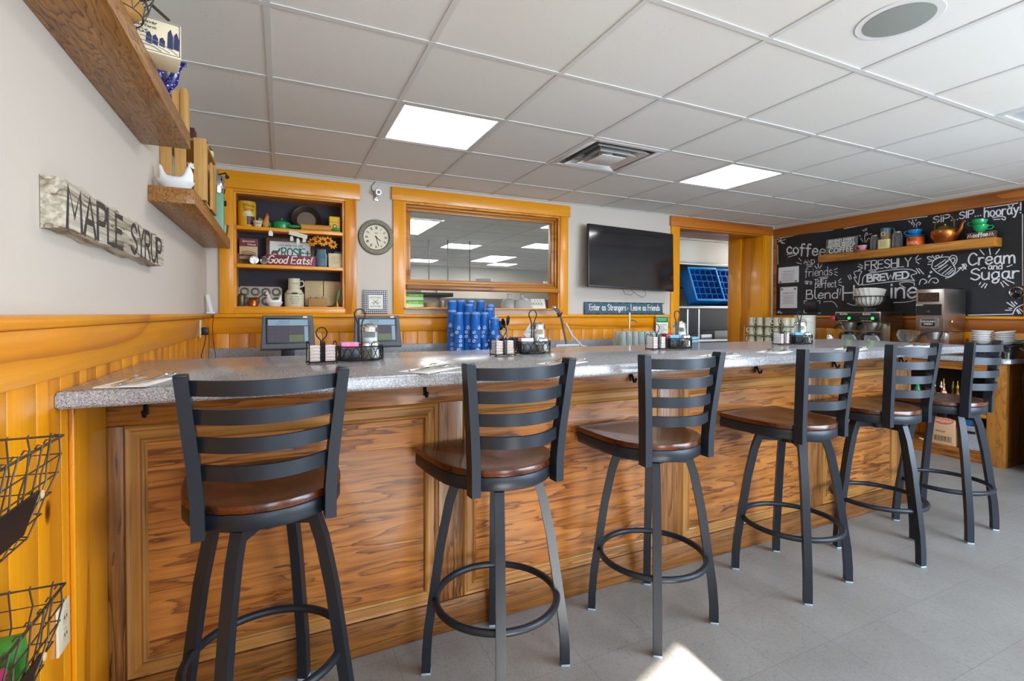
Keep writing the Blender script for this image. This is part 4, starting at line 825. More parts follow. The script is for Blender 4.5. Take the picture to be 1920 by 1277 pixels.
# two wire wall baskets with blackboard tags, lower left
def wall_basket(lab, zt, zb):
    t = thing('wire_wall_basket', lab, 'wire basket', (0, 0, 0), 0, 'wire baskets on the left wall'); x0, y1, r = XL+.016, -2.60, .0018; y0 = -3.15; d = .10
    q4 = lambda f: [Vector((x0, y0, zt-(zt-zb)*f)), Vector((x0, y1-.02*f*f, zt-(zt-zb)*f)), Vector((x0+d*(1-.35*f*f), y1-.05*f*f, zt-(zt-zb)*f)), Vector((x0+d*(1-.35*f*f), y0, zt-(zt-zb)*f))]
    MB().tube(q4(0), .0026, 8, True).build('rim', IRON, t)
    for k in range(1, 6): MB().tube(q4(k/5), r*.85, 5, True).build('ring_wire', IRON, t)
    wob = lambda v, i, k: v+Vector((.0025*math.sin(k*1.7+i*2), .005*math.sin(k*1.9+i), 0))
    for i in range(13):   # front uprights hooked over the rim
        P = [wob(q4(k/5)[3].lerp(q4(k/5)[2], .03+.94*i/12), i, k) for k in range(6)]; P = [P[0]+Vector((-.007, 0, .0)), P[0]+Vector((-.003, 0, .007)), P[0]+Vector((.003, 0, .006))]+P[1:]+[q4(1)[0].lerp(q4(1)[1], .03+.94*i/12)]
        MB().tube(P, r*.85, 5).build('upright_wire', IRON, t)
    for i in range(3):    # short end uprights
        P = [wob(q4(k/5)[1].lerp(q4(k/5)[2], .22+.28*i), i+5, k) for k in range(6)]; MB().tube([P[0]+Vector((0, .005, .004))]+P, r*.85, 5).build('upright_wire', IRON, t)
    for i in range(7): P = [wob(q4(k/5)[0].lerp(q4(k/5)[1], .1+.14*i), i+9, k) for k in range(6)]; MB().tube(P, r*.85, 5).build('upright_wire', IRON, t)
    a, c = q4(.42), q4(.84); o = Vector((.004, 0, 0)); P = [a[3]+o, Vector((a[2].x+.004, y1-.105, a[2].z)), Vector((c[2].x+.004, y1-.115, c[2].z)), c[3]+o]
    MB().loft([P, [p+o for p in P]]).build('blackboard_tag', BLACK, t); MB().sphere(P[1]+Vector((.006, 0, -.008)), .006, (.6, 1, 1.3), 8).build('twine_knot', mat('twine', '#c9a878', .9), t)
    return t
wall_basket('upper wire basket with a blackboard tag on the left pine wall', 1.012, .842); wall_basket('lower wire basket of bright packets with a blackboard tag, left wall', .725, .56)
for k, (c, y, lab) in enumerate((('#3f8f3a', -2.66, 'green'), ('#b43a6a', -2.735, 'pink'), ('#2f6fa0', -2.78, 'blue'), ('#c9c2b8', -2.825, 'pale grey'))):
    m = Matrix.Translation((XL+.06, y-.01, .575)) @ Matrix.Rotation(R(8-5*k), 4, 'X'); tag(MB().box((0, 0, .045), (.05, .035, .08 if k else .12), .006, m).build('snack_packet', mat('packet_col_%d' % k, c, .35)), lab+' packet in the lower wire wall basket', 'packet', 'packets in the lower wire basket')

# ================================================================ niche with its collection
t = thing('niche_bookcase', 'pine built-in bookcase niche with a dark back, left of the clock', 'bookcase')
MB().bx(-.372, .64, YB-.03, YB-.0005, 2.186, 2.316, .004).build('header', PINE_X, t)
MB().bx(-.372, -.28, YB-.022, YB-.0005, 1.2435, 2.1855, .003).build('stile', PINE_Z, t); MB().bx(.52, .612, YB-.022, YB-.0005, 1.2435, 2.1855, .003).build('stile', PINE_Z, t)
MB().bx(-.28, .52, YB-.022, YB-.0005, 1.2435, 1.2895, .003).build('bottom_rail', PINE_X, t); MB().bx(-.2795, .5195, YB-.022, YB-.0005, 2.166, 2.1855, .002).build('top_rail', PINE_X, t)
MB().bx(-.2795, -.262, YB, YB+.20, 1.2905, 2.1645).build('side_panel', PINE_Z, t); MB().bx(.502, .5195, YB, YB+.20, 1.2905, 2.1645).build('side_panel', PINE_Z, t)
MB().bx(-.2615, .5015, YB, YB+.20, 1.2905, 1.3, .001).build('bottom_shelf', PINE_X, t); MB().bx(-.2615, .5015, YB, YB+.2, 2.155, 2.1645).build('top_panel', PINE_X, t)
MB().bx(-.2615, .5015, YB-.018, YB+.199, 1.596, 1.622, .002).build('shelf', PINE_X, t); MB().bx(-.2615, .5015, YB-.018, YB+.199, 1.884, 1.91, .002).build('shelf', PINE_X, t)
MB().bx(-.28, .52, YB+.2005, YB+.215, 1.2905, 2.1645).build('back_panel', mat('plum_back', '#2c2732', .7), t)
S1, S2, S3 = 1.9105, 1.6225, 1.3005
TINY = mat('tin_yellow', '#d9a91b', .4, coat=.3)
t = thing('shortening_tin', 'tall yellow tin with red lettering on the top niche shelf', 'tin', (-.195, .545, S1)); MB().lathe([(.062, 0), (.064, .003), (.064, .195), (.062, .2), (.058, .202), (0, .202)], 32).build('tin', TINY, t)
def wrap(body, size, r, z, m, par, a0, col=None):   # print bent round a can
    o = text('print', body, size, m, par, Matrix.Identity(4), ex=.0004)
    for v in o.data.vertices: a = v.co.x/r+a0; v.co = Vector((math.sin(a)*(r+.0006+v.co.z), -math.cos(a)*(r+.0006+v.co.z), z+v.co.y))
    return o
wrap('White', .034, .064, .165, mat('print_maroon', '#5a1512', .6), t, .25); wrap('Spray', .034, .064, .138, _M['print_maroon'], t, .25)
b = MB(); b.loft([[Vector((math.sin(a)*.0644, -math.cos(a)*.0644, z)) for a in [(.05+.95*i/8) for i in range(9)]] for z in (.02, .085)], False, False, False); b.build('dark_label', BLACK, t); wrap('ROLLED', .02, .0648, .06, RED, t, .52); wrap('OATS', .02, .0648, .038, RED, t, .52); wrap('Quick Cooking', .011, .0648, .077, GREEN, t, .52)
b = MB(); b.loft([[Vector((math.sin(.3+.65*math.cos(a)*s)*.0643, -math.cos(.3+.65*math.cos(a)*s)*.0643, .10+.022*math.sin(a)*s)) for a in [i*.3927 for i in range(16)]] for s in (1, .5, .02)], False, False); b.build('bowl_picture', CREAM, t)
t = thing('white_bowl', 'small white printed bowl beside the yellow tin', 'bowl', (-.118, .475, S1)); MB().lathe([(.022, 0), (.024, .003), (.034, .045), (.036, .048), (.032, .047), (.02, .006)], 24).build('bowl', CREAM, t); wrap('CREAM', .012, .0315, .026, INK, t, 0)
t = thing('ceramic_rooster', 'little painted rooster on the top niche shelf', 'figurine', (-.063, .51, S1)); b = MB(); b.loft([[Vector((x+rx*math.cos(a), rx*.7*math.sin(a), z)) for a in [i*.5236 for i in range(12)]] for x, rx, z in ((0, .012, 0), (0, .02, .008), (-.002, .026, .035), (.002, .021, .06), (.008, .014, .082), (.01, .013, .095), (.01, .004, .105))]); b.build('body', mat('rooster_tan', '#c08a3c', .5), t, 60); MB().prism([(-.02, .04), (-.055, .05), (-.045, .085), (-.03, .07), (-.022, .075)], -.005, .005, Matrix.Rotation(R(90), 4, 'X')).build('tail', mat('rooster_gold', '#a4761d', .5), t); MB().prism([(.004, .10), (.002, .118), (.01, .113), (.016, .12), (.02, .108), (.026, .098), (.018, .096)], -.004, .004, Matrix.Rotation(R(90), 4, 'X')).build('comb', RED, t)
t = thing('enamel_teapot', 'green enamel teapot in the middle of the top niche shelf', 'teapot', (.05, .55, S1)); MB().lathe([(.05, 0), (.066, .01), (.072, .035), (.066, .06), (.05, .07), (.03, .08), (.008, .084), (.01, .094), (0, .097)], 28).build('body', GREEN, t); MB().tube([(-.06, 0, .03), (-.085, 0, .045), (-.098, 0, .065)], [.014, .01, .008], 10).build('spout', GREEN, t)
t = thing('paper_tag', 'cream paper tag hanging from the teapot over the shelf edge', 'tag'); MB().tube([(-.045, .48, 1.965), (-.035, .44, 1.93), (-.03, .4295, 1.915), (-.028, .4285, 1.89)], .001, 5).build('string', PAPER, t); MB().prism([(-.042, 1.845), (-.012, 1.845), (-.012, 1.872), (-.02, 1.885), (-.034, 1.885), (-.042, 1.872)], -.4275, -.4265, Matrix.Rotation(R(90), 4, 'X')).build('tag', PAPER, t)
t = thing('pie_pan', 'old dark round pan leaning against the niche back', 'pan', (.235, .575, S1+.001)); t.rotation_euler = (R(78), 0, 0)
MB().lathe([(.0, .0), (.078, 0), (.11, .028), (.114, .03), (.11, .026), (.08, .004), (0, .0035)], 32, (0, .105, 0)).build('pan', mat('old_iron', '#3d2f26', .45, .6), t); MB().lathe([(.07, .0037), (.07, .005), (0, .005)], 32, (0, .105, 0)).build('worn_face', mat('worn_pan', '#7d6f62', .5, .4), t)
t = thing('rolling_pin', 'wooden rolling pin with green handles on the top niche shelf', 'rolling pin', (0, 0, 0)); MB().cyl((.19, .468, S1+.026), (.415, .462, S1+.026), .0255, n=20).build('roller', mat('pin_wood', '#c98a34', .5), t)
for p, q in (((.19, .468), (.10, .47)), ((.415, .462), (.485, .46))): MB().tube([(p[0], p[1], S1+.026), (p[0]+(q[0]-p[0])*.25, p[1], S1+.026), (p[0]+(q[0]-p[0])*.7, p[1], S1+.026), (q[0], q[1], S1+.026)], [.006, .011, .013, .006], 10).build('handle', GREEN, t)
t = thing('tag_cluster', 'wooden ruler tag with small tin charms hanging below the top niche shelf', 'charm'); MB().prism([(.10, 1.865), (.232, 1.835), (.236, 1.868), (.104, 1.898)], -.4285, -.4255, Matrix.Rotation(R(90), 4, 'X')).build('ruler', CREAM, t)
for x, z, h in ((.12, 1.815, .04), (.165, 1.79, .05), (.21, 1.81, .035)): MB().prism([(x-.012, z), (x+.012, z), (x+.015, z+h*.5), (x+.005, z+h), (x-.009, z+h*.9)], -.4285, -.4265, Matrix.Rotation(R(90), 4, 'X')).tube([(x, .428, z+h), (x, .428, z+h+.02)], .0007, 4).build('charm', mat('tin_charm', '#b9b6a8', .4, .6), t)
t = thing('mustard_tin', 'small yellow mustard tin at the right end of the top niche shelf', 'tin', (.448, .53, S1)); MB().box((0, 0, .068), (.085, .06, .136), .004).build('tin', GOLDY, t); fr = frame((0, -.0302, .068), (1, 0, 0), (0, 0, 1)); text('print', "Colman's", .02, RED, t, fr @ Matrix.Translation((0, .022, 0))); text('print', 'Mustard', .017, INK, t, fr @ Matrix.Translation((0, -.05, 0))); MB().prism(arc(0, -.012, .017, 0, 360, 18)[:-1], 0, .0006, fr).build('emblem', INK, t); MB().prism(arc(0, -.012, .011, 0, 360, 18)[:-1], .0007, .0012, fr).build('emblem_face', GOLDY, t)
# middle shelf
t = thing('cereal_box', 'old maroon and tan cereal box standing in the niche', 'box', (-.185, .56, S2)); m = Matrix.Translation((0, 0, .125))
MB().box((0, 0, 0), (.125, .05, .16), .002, m).build('box', mat('box_tan', '#c9ae88', .7), t); fr = m @ frame((0, -.0252, 0), (1, 0, 0), (0, 0, 1)); MB().prism([(-.062, .02), (.062, .02), (.062, .079), (-.062, .079)], 0, .0005, fr).build('maroon_band', mat('maroon', '#7a2230', .6), t); text('print', 'Spoonsize', .022, PAPER, t, fr @ Matrix.Translation((0, .06, .0006)), shear=.3); text('print', 'Wheat', .022, PAPER, t, fr @ Matrix.Translation((.02, .035, .0006)), shear=.3)
b = MB()
for k in range(3): ribbon(b, smooth([(-.05, -.03-.014*k), (-.02, -.018-.014*k), (.02, -.022-.014*k), (.05, -.034-.014*k)]), .006, fr)
b.build('picture', mat('print_brown', '#7a5236', .7), t)
t = thing('jar_crate', 'small open wooden box on its side with jar lids in the niche', 'box', (-.20, .52, S2)); b = MB().bx(-.055, .055, -.045, .05, 0, .006).bx(-.055, .055, -.045, .05, .072, .078).bx(-.055, -.048, -.045, .05, .006, .072).bx(.048, .055, -.045, .05, .006, .072).bx(-.048, .048, .042, .05, .006, .072); b.build('box', mat('old_box', '#8a5a28', .7), t); MB().bx(-.075, -.056, -.04, .03, 0, .075, .002).build('red_side', mat('brick_red', '#8f3a22', .6), t)
for k, (x, lab) in enumerate(((-.145, 'facing forward beside the wooden box'), (-.072, 'half hidden by the red sign'))):
    t = thing('mason_jar', 'clear glass jar lying on its side, '+lab, 'jar', (x, .465, S2+.036), 0, 'glass jars lying on their sides'); t.rotation_euler = (R(90), 0, R(8 if k == 0 else -20)); MB().lathe([(.028, -.09), (.035, -.08), (.035, -.015), (.028, -.002), (.026, -.002), (.033, -.016), (.033, -.078)], 20).build('glass', GLASS, t); MB().lathe([(.0305, -.004), (.031, .012), (.022, .013), (.021, .010), (0, .010)], 24).build('lid', CHROME, t)
t = thing('framed_plate', 'green and white licence plate in a wooden frame in the niche', 'framed plate', (.115, .59, S2)); m = Matrix.Translation((0, 0, .118)) @ Matrix.Rotation(R(-4), 4, 'X')
b = MB(); w, h, fw = .18, .115, .028
for q in ((-w, w, h-fw, h), (-w, w, -h, -h+fw), (-w, -w+fw, -h+fw, h-fw), (w-fw, w, -h+fw, h-fw)): b.box(((q[0]+q[1])/2, -.006, (q[2]+q[3])/2), (q[1]-q[0], .018, q[3]-q[2]), .002, m)
b.build('frame', wood('frame_brown', '#6e4a2a', '#5c3c20', '#3a2412', 'X', scale=9, rings=5), t); fr = m @ frame((0, -.002, 0), (1, 0, 0), (0, 0, 1))
MB().prism([(-.152, -.087), (.152, -.087), (.152, .087), (-.152, .087)], -.004, 0, fr).build('plate', mat('plate_white', '#dfe0dc', .4), t); text('print', 'LIVE FREE OR DIE', .024, mat('plate_brown', '#5a3b3a', .6), t, fr @ Matrix.Translation((0, .055, 0)))
b = MB(); write(b, 'ROSIE+', fr @ Matrix.Translation((-.065, -.035, 0)), .07, .0105, width=.205); b.build('lettering', mat('plate_green', '#12685a', .5), t, 0)
MB().prism([(-.14, -.04), (-.128, -.04), (-.128, -.015), (-.105, -.015), (-.103, -.04), (-.092, -.04), (-.09, -.005), (-.078, .012), (-.07, .035), (-.085, .03), (-.095, .012), (-.13, .012), (-.142, -.005)], 0, .0008, fr).build('moose_picture', mat('moose', '#6a4a3a', .7), t)
t = thing('slogan_board', 'maroon Good Eats! board leaning in front of the framed plate', 'sign', (.115, .468, S2)); MB().box((0, 0, .042), (.365, .012, .082), .002).build('board', mat('board_maroon', '#7c1f33', .55), t); fr = frame((-.165, -.0063, .018), (1, 0, 0), (0, 0, 1))
b = MB(); write(b, 'Good', fr, .056, .0078, width=.135, slant=.25); b.build('lettering', PAPER, t, 0); b = MB(); write(b, 'Eats!', fr @ Matrix.Translation((.165, 0, 0)), .056, .0078, width=.15, slant=.2); b.build('lettering', PAPER, t, 0)
t = thing('flower_jar', 'blue ribbed glass jar holding the orange sunflowers', 'jar', (.345, .50, S2)); MB().lathe([(.03, 0), (.042, .006), (.044, .10), (.034, .125), (.034, .145), (.036, .146), (.032, .146), (.031, .125), (.041, .1), (.040, .01)], 24).build('glass', glass('jar_blue', '#d3e6ee', clear=.88), t); MB().lathe([(.039, .006), (.0395, .07), (0, .07)], 20).build('filling', glass('jar_water', '#a9c6d6', clear=.7), t)
SUNF = mat('sunflower_petal', '#ef9a12', .6); SUNC = mat('sunflower_centre', '#4a2a10', .9); STEM = mat('stem_green', '#7a9a3a', .6)
FL = thing('sunflower', 'x', 'flower', group='orange sunflowers in the blue jar'); hd = MB()
for k in range(16): a = k*.3927; hd.prism([(.012, -.005), (.03, -.007), (.042, 0), (.03, .007), (.012, .005)], -.0008, .0008, Matrix.Rotation(a, 4, 'Z') @ Matrix.Rotation(R(18 if k % 2 else -4), 4, 'Y'))
hd.build('petals', SUNF, FL); MB().lathe([(.015, -.003), (.016, .003), (.009, .007), (0, .008)], 16).build('centre', SUNC, FL); MB().tube([(0, 0, -.004), (0, .015, -.035), (0, .04, -.085), (0, .06, -.13)], .0022, 5).build('stem', STEM, FL)
for k, (x, y, z, rx, rz) in enumerate(((.275, .455, 1.822, 62, -22), (.312, .47, 1.845, 55, -10), (.352, .445, 1.828, 75, 2), (.392, .45, 1.838, 62, 10), (.428, .46, 1.812, 70, 24))):
    p = put(FL, (x, y, z), 0, ('leftmost', 'second from left', 'central', 'second from right', 'rightmost')[k]+' orange sunflower in the blue glass jar'); p.rotation_euler = (R(rx), 0, R(rz))
t = thing('recipe_card', 'cream card standing at the right end of the middle niche shelf', 'card', (.45, .49, S2)); MB().box((0, 0, .06), (.105, .006, .12), .001, Matrix.Rotation(R(-6), 4, 'X')).build('card', mat('card_cream', '#d8c8a0', .8), t); b = MB()
for k in range(5): b.box((0, -.0045, .035+.014*k), (.05+.02*(k % 2), .0008, .003), 0, Matrix.Rotation(R(-6), 4, 'X'))
b.build('print', mat('print_faded', '#9a8a6a', .8), t)
tag(MB().box((.475, .56, S2+.07), (.06, .05, .14), .006).build('storage_box', mat('teal_box', '#4f7f86', .5)), 'teal box behind the cream card in the niche', 'box')
# bottom shelf
t = thing('muffin_tin', 'grey metal muffin tin leaning at the bottom left of the niche', 'muffin tin', (-.105, .595, S3+.001)); m = Matrix.Rotation(R(-8), 4, 'X'); MUF = mat('muffin_metal', '#a09a90', .38, .8)
rr = [(-.155, .015), (-.14, .0), (.14, 0), (.155, .015), (.155, .145), (.14, .16), (-.14, .16), (-.155, .145)]; b = MB(); b.prism(rr, 0, .004, m @ frame((0, 0, 0), (1, 0, 0), (0, 0, 1))); b.build('plate', MUF, t)
for i in range(4):
    for j in range(2): b = MB(); b.lathe([(.034, .0046), (.031, .0042), (.024, .0065), (.02, .0052), (0, .0052)], 20, (-.112+.075*i, .042+.075*j, 0), m @ frame((0, 0, 0), (1, 0, 0), (0, 0, 1))); o = b.build('cup', mat('muffin_cup', '#5f574d', .4, .8), t); MB().lathe([(.0185, .0053), (.0185, .0062), (0, .0062)], 18, (-.112+.075*i, .042+.075*j, 0), m @ frame((0, 0, 0), (1, 0, 0), (0, 0, 1))).build('cup_floor', MUF, o)
t = thing('flour_sifter', 'small dented tin canister at the left of the bottom niche shelf', 'canister', (-.232, .49, S3)); MB().lathe([(.024, 0), (.026, .004), (.024, .05), (.026, .075), (.022, .09), (.012, .1), (0, .102)], 18).build('body', mat('tarnish', '#6a5f48', .4, .8), t); MB().tube([(.024, 0, .03), (.04, -.005, .045), (.038, -.005, .075), (.022, 0, .085)], .003).build('handle', _M['tarnish'], t)
t = thing('copper_pot', 'tiny copper pot in front of the muffin tin', 'pot', (-.152, .475, S3)); MB().lathe([(.03, 0), (.034, .004), (.036, .03), (.026, .05), (.031, .066), (.033, .068), (.029, .067), (.024, .05)], 24).build('pot', COPPER, t); MB().tube([(.026, -.005, .055), (.06, -.01, .085), (.09, -.012, .112)], [.004, .004, .006], 8).build('handle', BRASS, t)
hen_dish((-.005, .485, S3), R(180), 'small white glass hen dish on the bottom niche shelf', .72)
t = thing('stoneware_crock', 'cream stoneware crock with printed label and wire bail in the niche', 'crock', (.14, .52, S3)); MB().lathe([(.068, 0), (.072, .006), (.072, .1), (.064, .118), (.055, .125), (.055, .135), (0, .135)], 32).build('crock', CREAM, t); MB().tube([(-.065, -.02, .11), (-.05, -.055, .10), (0, -.076, .105), (.05, -.055, .10), (.065, -.02, .11)], .0022, 6).build('bail', IRON, t); MB().cyl((-.02, -.0775, .105), (.02, -.0775, .105), .006).build('grip', BLACK, t)
for k, (s, sz) in enumerate((('OLD FARM', .013), ('MUSTARD JAR', .012), ('STONE WARE', .011), ('BOSTON', .012))): wrap(s, sz, .072, .078-.017*k, INK, t, 0)
t = thing('stoneware_mug', 'cream mug with a small printed label standing on the crock', 'mug', (.138, .52, S3+.1355)); MB().lathe([(.042, 0), (.044, .003), (.044, .085), (.045, .09), (.041, .09), (.040, .006)], 28).build('cup', CREAM, t); MB().tube([(.042, 0, .07), (.065, 0, .072), (.075, 0, .055), (.07, 0, .032), (.042, 0, .022)], .0055, 8).build('handle', CREAM, t); wrap('MOCHA', .013, .0442, .05, INK, t, .15)
t = thing('open_cookbook', 'old cookbook standing open against the niche back on the bottom shelf', 'book', (.365, .585, S3)); PG = mat('old_page', '#cdb588', .8)
for s in (-1, 1):
    p = MB().box((s*.073, -.004, .115), (.142, .012, .21), .003, Matrix.Rotation(R(-8), 4, 'X') @ Matrix.Rotation(R(s*6), 4, 'Z')).build('page', PG, t); b = MB()
    for k in range(13): b.box((s*.073, -.0108, .055+.0105*k), (.10-.03*((k*7) % 3 == 0), .0006, .0025), 0, Matrix.Rotation(R(-8), 4, 'X') @ Matrix.Rotation(R(s*6), 4, 'Z'))
    b.build('print', mat('page_print', '#9d8558', .9), p)
t = thing('spice_box', 'little wooden box of glass vials in front of the open cookbook', 'box', (.313, .48, S3)); MB().box((0, 0, .034), (.142, .05, .068), .003).build('box', mat('spice_wood', '#a8793c', .6), t)
for k in range(3): tag(MB().sphere((.273+.04*k, .48, S3+.078), .014, (1.2, .8, .7)).build('glass_vial', mat('vial', '#a9a08c', .3)), ('left', 'middle', 'right')[k]+' glass stopper rising from the little wooden box', 'vial')
t = thing('ice_cream_scoop', 'old scoop with a green handle standing at the right of the bottom niche shelf', 'scoop', (.462, .50, S3)); MB().lathe([(.03, 0), (.026, .02), (.012, .045), (.008, .06), (0, .06)], 20).build('cone', BRASS, t); MB().tube([(0, 0, .055), (.006, 0, .085), (.014, 0, .12), (.024, 0, .15)], [.009, .015, .016, .009], 10).build('handle', mat('old_green', '#5c7a4a', .5), t)
# ---------------------------------------------------------------- back wall things
t = thing('wall_clock', 'round cream clock with a rope pattern rim between niche and window', 'clock', (.772, YB-.0005, 1.89)); fm = Matrix.Rotation(R(90), 4, 'X')
RIM = mat('clock_rim', '#6f6a58', .6, .2); FACE = mat('clock_face', '#ddd3bb', .6)
MB().lathe([(.148, 0), (.148, .012), (.144, .02), (.112, .024), (.106, .02), (.104, .01), (.104, 0)], 48, (0, 0, 0), fm).build('rim', RIM, t); b = MB()
for k in range(60): a = k*math.pi/30; b.box((.128*math.sin(a), -.0235, .128*math.cos(a)), (.004, .004, .004), 0, None); 
b.bm.free(); b = MB()
for k in range(60): b.box((0, -.0245, .1275), (.0055, .004, .028), .0015, Matrix.Rotation(k*math.pi/30, 4, 'Y'), 1)
b.build('rope_beads', mat('clock_beads', '#a9a48e', .6), t); MB().lathe([(.1035, 0), (.1035, .006), (0, .006)], 48, (0, 0, 0), fm).build('face', FACE, t)
b = MB(); fr = frame((0, -.0062, 0), (1, 0, 0), (0, 0, 1))
for h, s in enumerate(('XII', 'I', 'II', 'III', 'IV', 'V', 'VI', 'VII', 'VIII', 'IX', 'X', 'XI')): write(b, s, fr @ Matrix.Rotation(-h*math.pi/6, 4, 'Z') @ Matrix.Translation((0, .069, 0)), .021, .0032, width=.0042*len(s)+.003, center=True)
b.build('numerals', INK, t, 0)
for n, a, L, w in (('hour_hand', 130, .045, .006), ('minute_hand', 165, .075, .005)): b = MB(); ribbon(b, [(0, -.012), (0, L*.6), (0, L)], w, fr @ Matrix.Translation((0, 0, .002)) @ Matrix.Rotation(R(-a), 4, 'Z'), .001); b.build(n, INK, t)
MB().prism(arc(0, 0, .006, 0, 360, 14)[:-1], .003, .006, fr).build('hub', INK, t); text('print', 'c&w', .018, INK, t, fr @ Matrix.Translation((0, .035, 0)), shear=.3)
t = thing('security_camera', 'small silver security camera with a cord above the clock', 'camera', (.772, YB-.0005, 2.24)); MB().cyl((0, -.02, -.02), (0, -.02, .005), .014).bx(-.018, .018, -.012, 0, -.045, -.01, .003).build('mount', STEEL, t); MB().cyl((0, -.02, .018), (.008, -.085, .012), .023, n=20).build('body', STEEL, t); MB().cyl((.0081, -.0855, .012), (.0083, -.0875, .0118), .015, n=20).build('lens', mat('lens_violet', '#3a2f63', .15, coat=.6), t); MB().tube([(-.01, -.005, .02), (-.035, -.004, .04), (-.04, -.004, .075), (-.015, -.004, .105), (-.005, -.004, .115)], .0025, 6).build('cord', BLACK, t)
GING = mat('gingham', '#23252c', .7)
def _gi():
    k = NT(GING); t = k.n('TexCoord'); s = k.n('SeparateXYZ'); k.l(t.outputs['Object'], s.inputs[0])
    q = lambda o: k.math('GREATER_THAN', k.math('FRACT', k.math('MULTIPLY', o, 62)), .5)
    k.l(k.ramp(k.math('MULTIPLY', k.math('ADD', q(s.outputs[0]), q(s.outputs[2])), .5), [(0, '#1f222a'), (.5, '#83858c'), (1, '#e9e8e4')]), k.b.inputs['Base Color'])
_gi()
t = thing('gingham_sign', 'square black gingham sign reading LEFTOVERS are for QUITTERS under the clock', 'sign', (.762, YB-.028, 1.2435)); m = Matrix.Rotation(R(-4), 4, 'X'); MB().box((0, 0, .1), (.2, .014, .2), .002, m).build('block', GING, t); fr = m @ frame((0, -.0072, .1), (1, 0, 0), (0, 0, 1)); MB().prism([(-.058, -.06), (.058, -.06), (.058, .06), (-.058, .06)], 0, .0008, fr).build('white_centre', PAPER, t)
text('print', 'LEFTOVERS', .019, INK, t, fr @ Matrix.Translation((0, .037, .0009))); text('print', 'are      for', .017, INK, t, fr @ Matrix.Translation((0, -.005, .0009)), shear=.3); text('print', 'QUITTERS', .020, INK, t, fr @ Matrix.Translation((0, -.037, .0009)))
b = MB(); ribbon(b, [(-.02, -.02), (.02, .02)], .004, fr @ Matrix.Translation((0, 0, .0009))); ribbon(b, [(-.02, .02), (.02, -.02)], .004, fr @ Matrix.Translation((0, 0, .0018))); b.build('crossed_cutlery', INK, t)
SCRN = mat('tv_screen', '#0d0b12', .10, coat=.6, spec=.7)
t = thing('television', 'large dark flat television on the wall between window and doorway', 'television'); m = Matrix.Translation((3.36, .32, 1.82)) @ Matrix.Rotation(R(1.5), 4, 'Y') @ Matrix.Rotation(R(-3), 4, 'X')
MB().box((0, 0, 0), (1.105, .035, .632), .006, m).build('housing', BLACK, t); MB().box((0, -.0183, .004), (1.085, .002, .605), 0, m).build('screen', SCRN, t); MB().box((0, .06, 0), (.3, .085, .25), .004, m).build('bracket', BLACK, t); MB().box((.0, -.0186, -.3085), (.9, .0015, .004), 0, m).build('chin_strip', mat('chin_grey', '#54505a', .3), t)
tag(MB().tube([(3.27, .36, 1.52), (3.30, .36, 1.46), (3.38, .36, 1.445), (3.43, .36, 1.475), (3.39, .36, 1.495), (3.46, .36, 1.455), (3.54, .36, 1.425), (3.585, .36, 1.455), (3.57, .36, 1.495), (3.5, .36, 1.515)], .0022, 6).build('loose_cord', BLACK), 'loose black cord dangling under the television', 'cord')
t = thing('slogan_plank', 'long blue plank reading Enter as Strangers, Leave as Friends on the rail', 'sign', (3.36, YB-.026, 1.2435)); m = Matrix.Rotation(R(-5), 4, 'X'); BLP = mat('slate_blue', '#3f5f6e', .7); MB().box((0, 0, .064), (1.02, .018, .127), .002, m).build('plank', BLP, t); fr = m @ frame((0, -.0093, .0), (1, 0, 0), (0, 0, 1))
b = MB()
for k in range(11):
    for z in (.006, .121): ribbon(b, [(-.48+.096*k, z), (-.43+.096*k, z)], .009, fr)
b.build('dark_dashes', mat('dash_dark', '#26343a', .8), t)
b = MB(); write(b, 'Enter as Strangers', fr @ Matrix.Translation((-.455, .042, 0)), .062, .0068, width=.46); write(b, '·', fr @ Matrix.Translation((.025, .042, 0)), .06, .01); write(b, 'Leave as Friends', fr @ Matrix.Translation((.075, .042, 0)), .062, .0068, width=.39); b.build('lettering', PAPER, t, 0)
# ================================================================ chalkboard on the right wall
SLATE = mat('chalkboard', '#17181d', .55)
def _sl():
    k = NT(SLATE); n = k.n('TexNoise', Scale=3, Detail=4); k.l(k.coords(), n.inputs['Vector']); k.l(k.ramp(n.outputs[0], [(.3, '#141519'), (.75, '#26272d')]), k.b.inputs['Base Color'])
_sl()
cb = thing('chalkboard', 'wide chalkboard with coffee lettering in an orange wood frame on the right wall', 'chalkboard')
MB().bx(XR-.008, XR-.0005, -1.885, .412, 1.2355, 2.205).build('board', SLATE, cb)
MB().bx(XR-.03, XR-.0005, -1.98, .449, 2.2055, 2.318, .003).build('frame_rail', BOARD_Y, cb); MB().bx(XR-.026, XR-.0005, .4125, .448, 1.2355, 2.205, .003).build('frame_stile', BOARD_Y, cb); MB().bx(XR-.026, XR-.0005, -1.98, -1.8855, 1.2355, 2.205, .003).build('frame_stile', BOARD_Y, cb)
CF = Matrix(((0, 0, -1, XR-.0085), (-1, 0, 0, 0), (0, 1, 0, 0), (0, 0, 0, 1)))   # chalk frame: x runs toward the viewer, y up
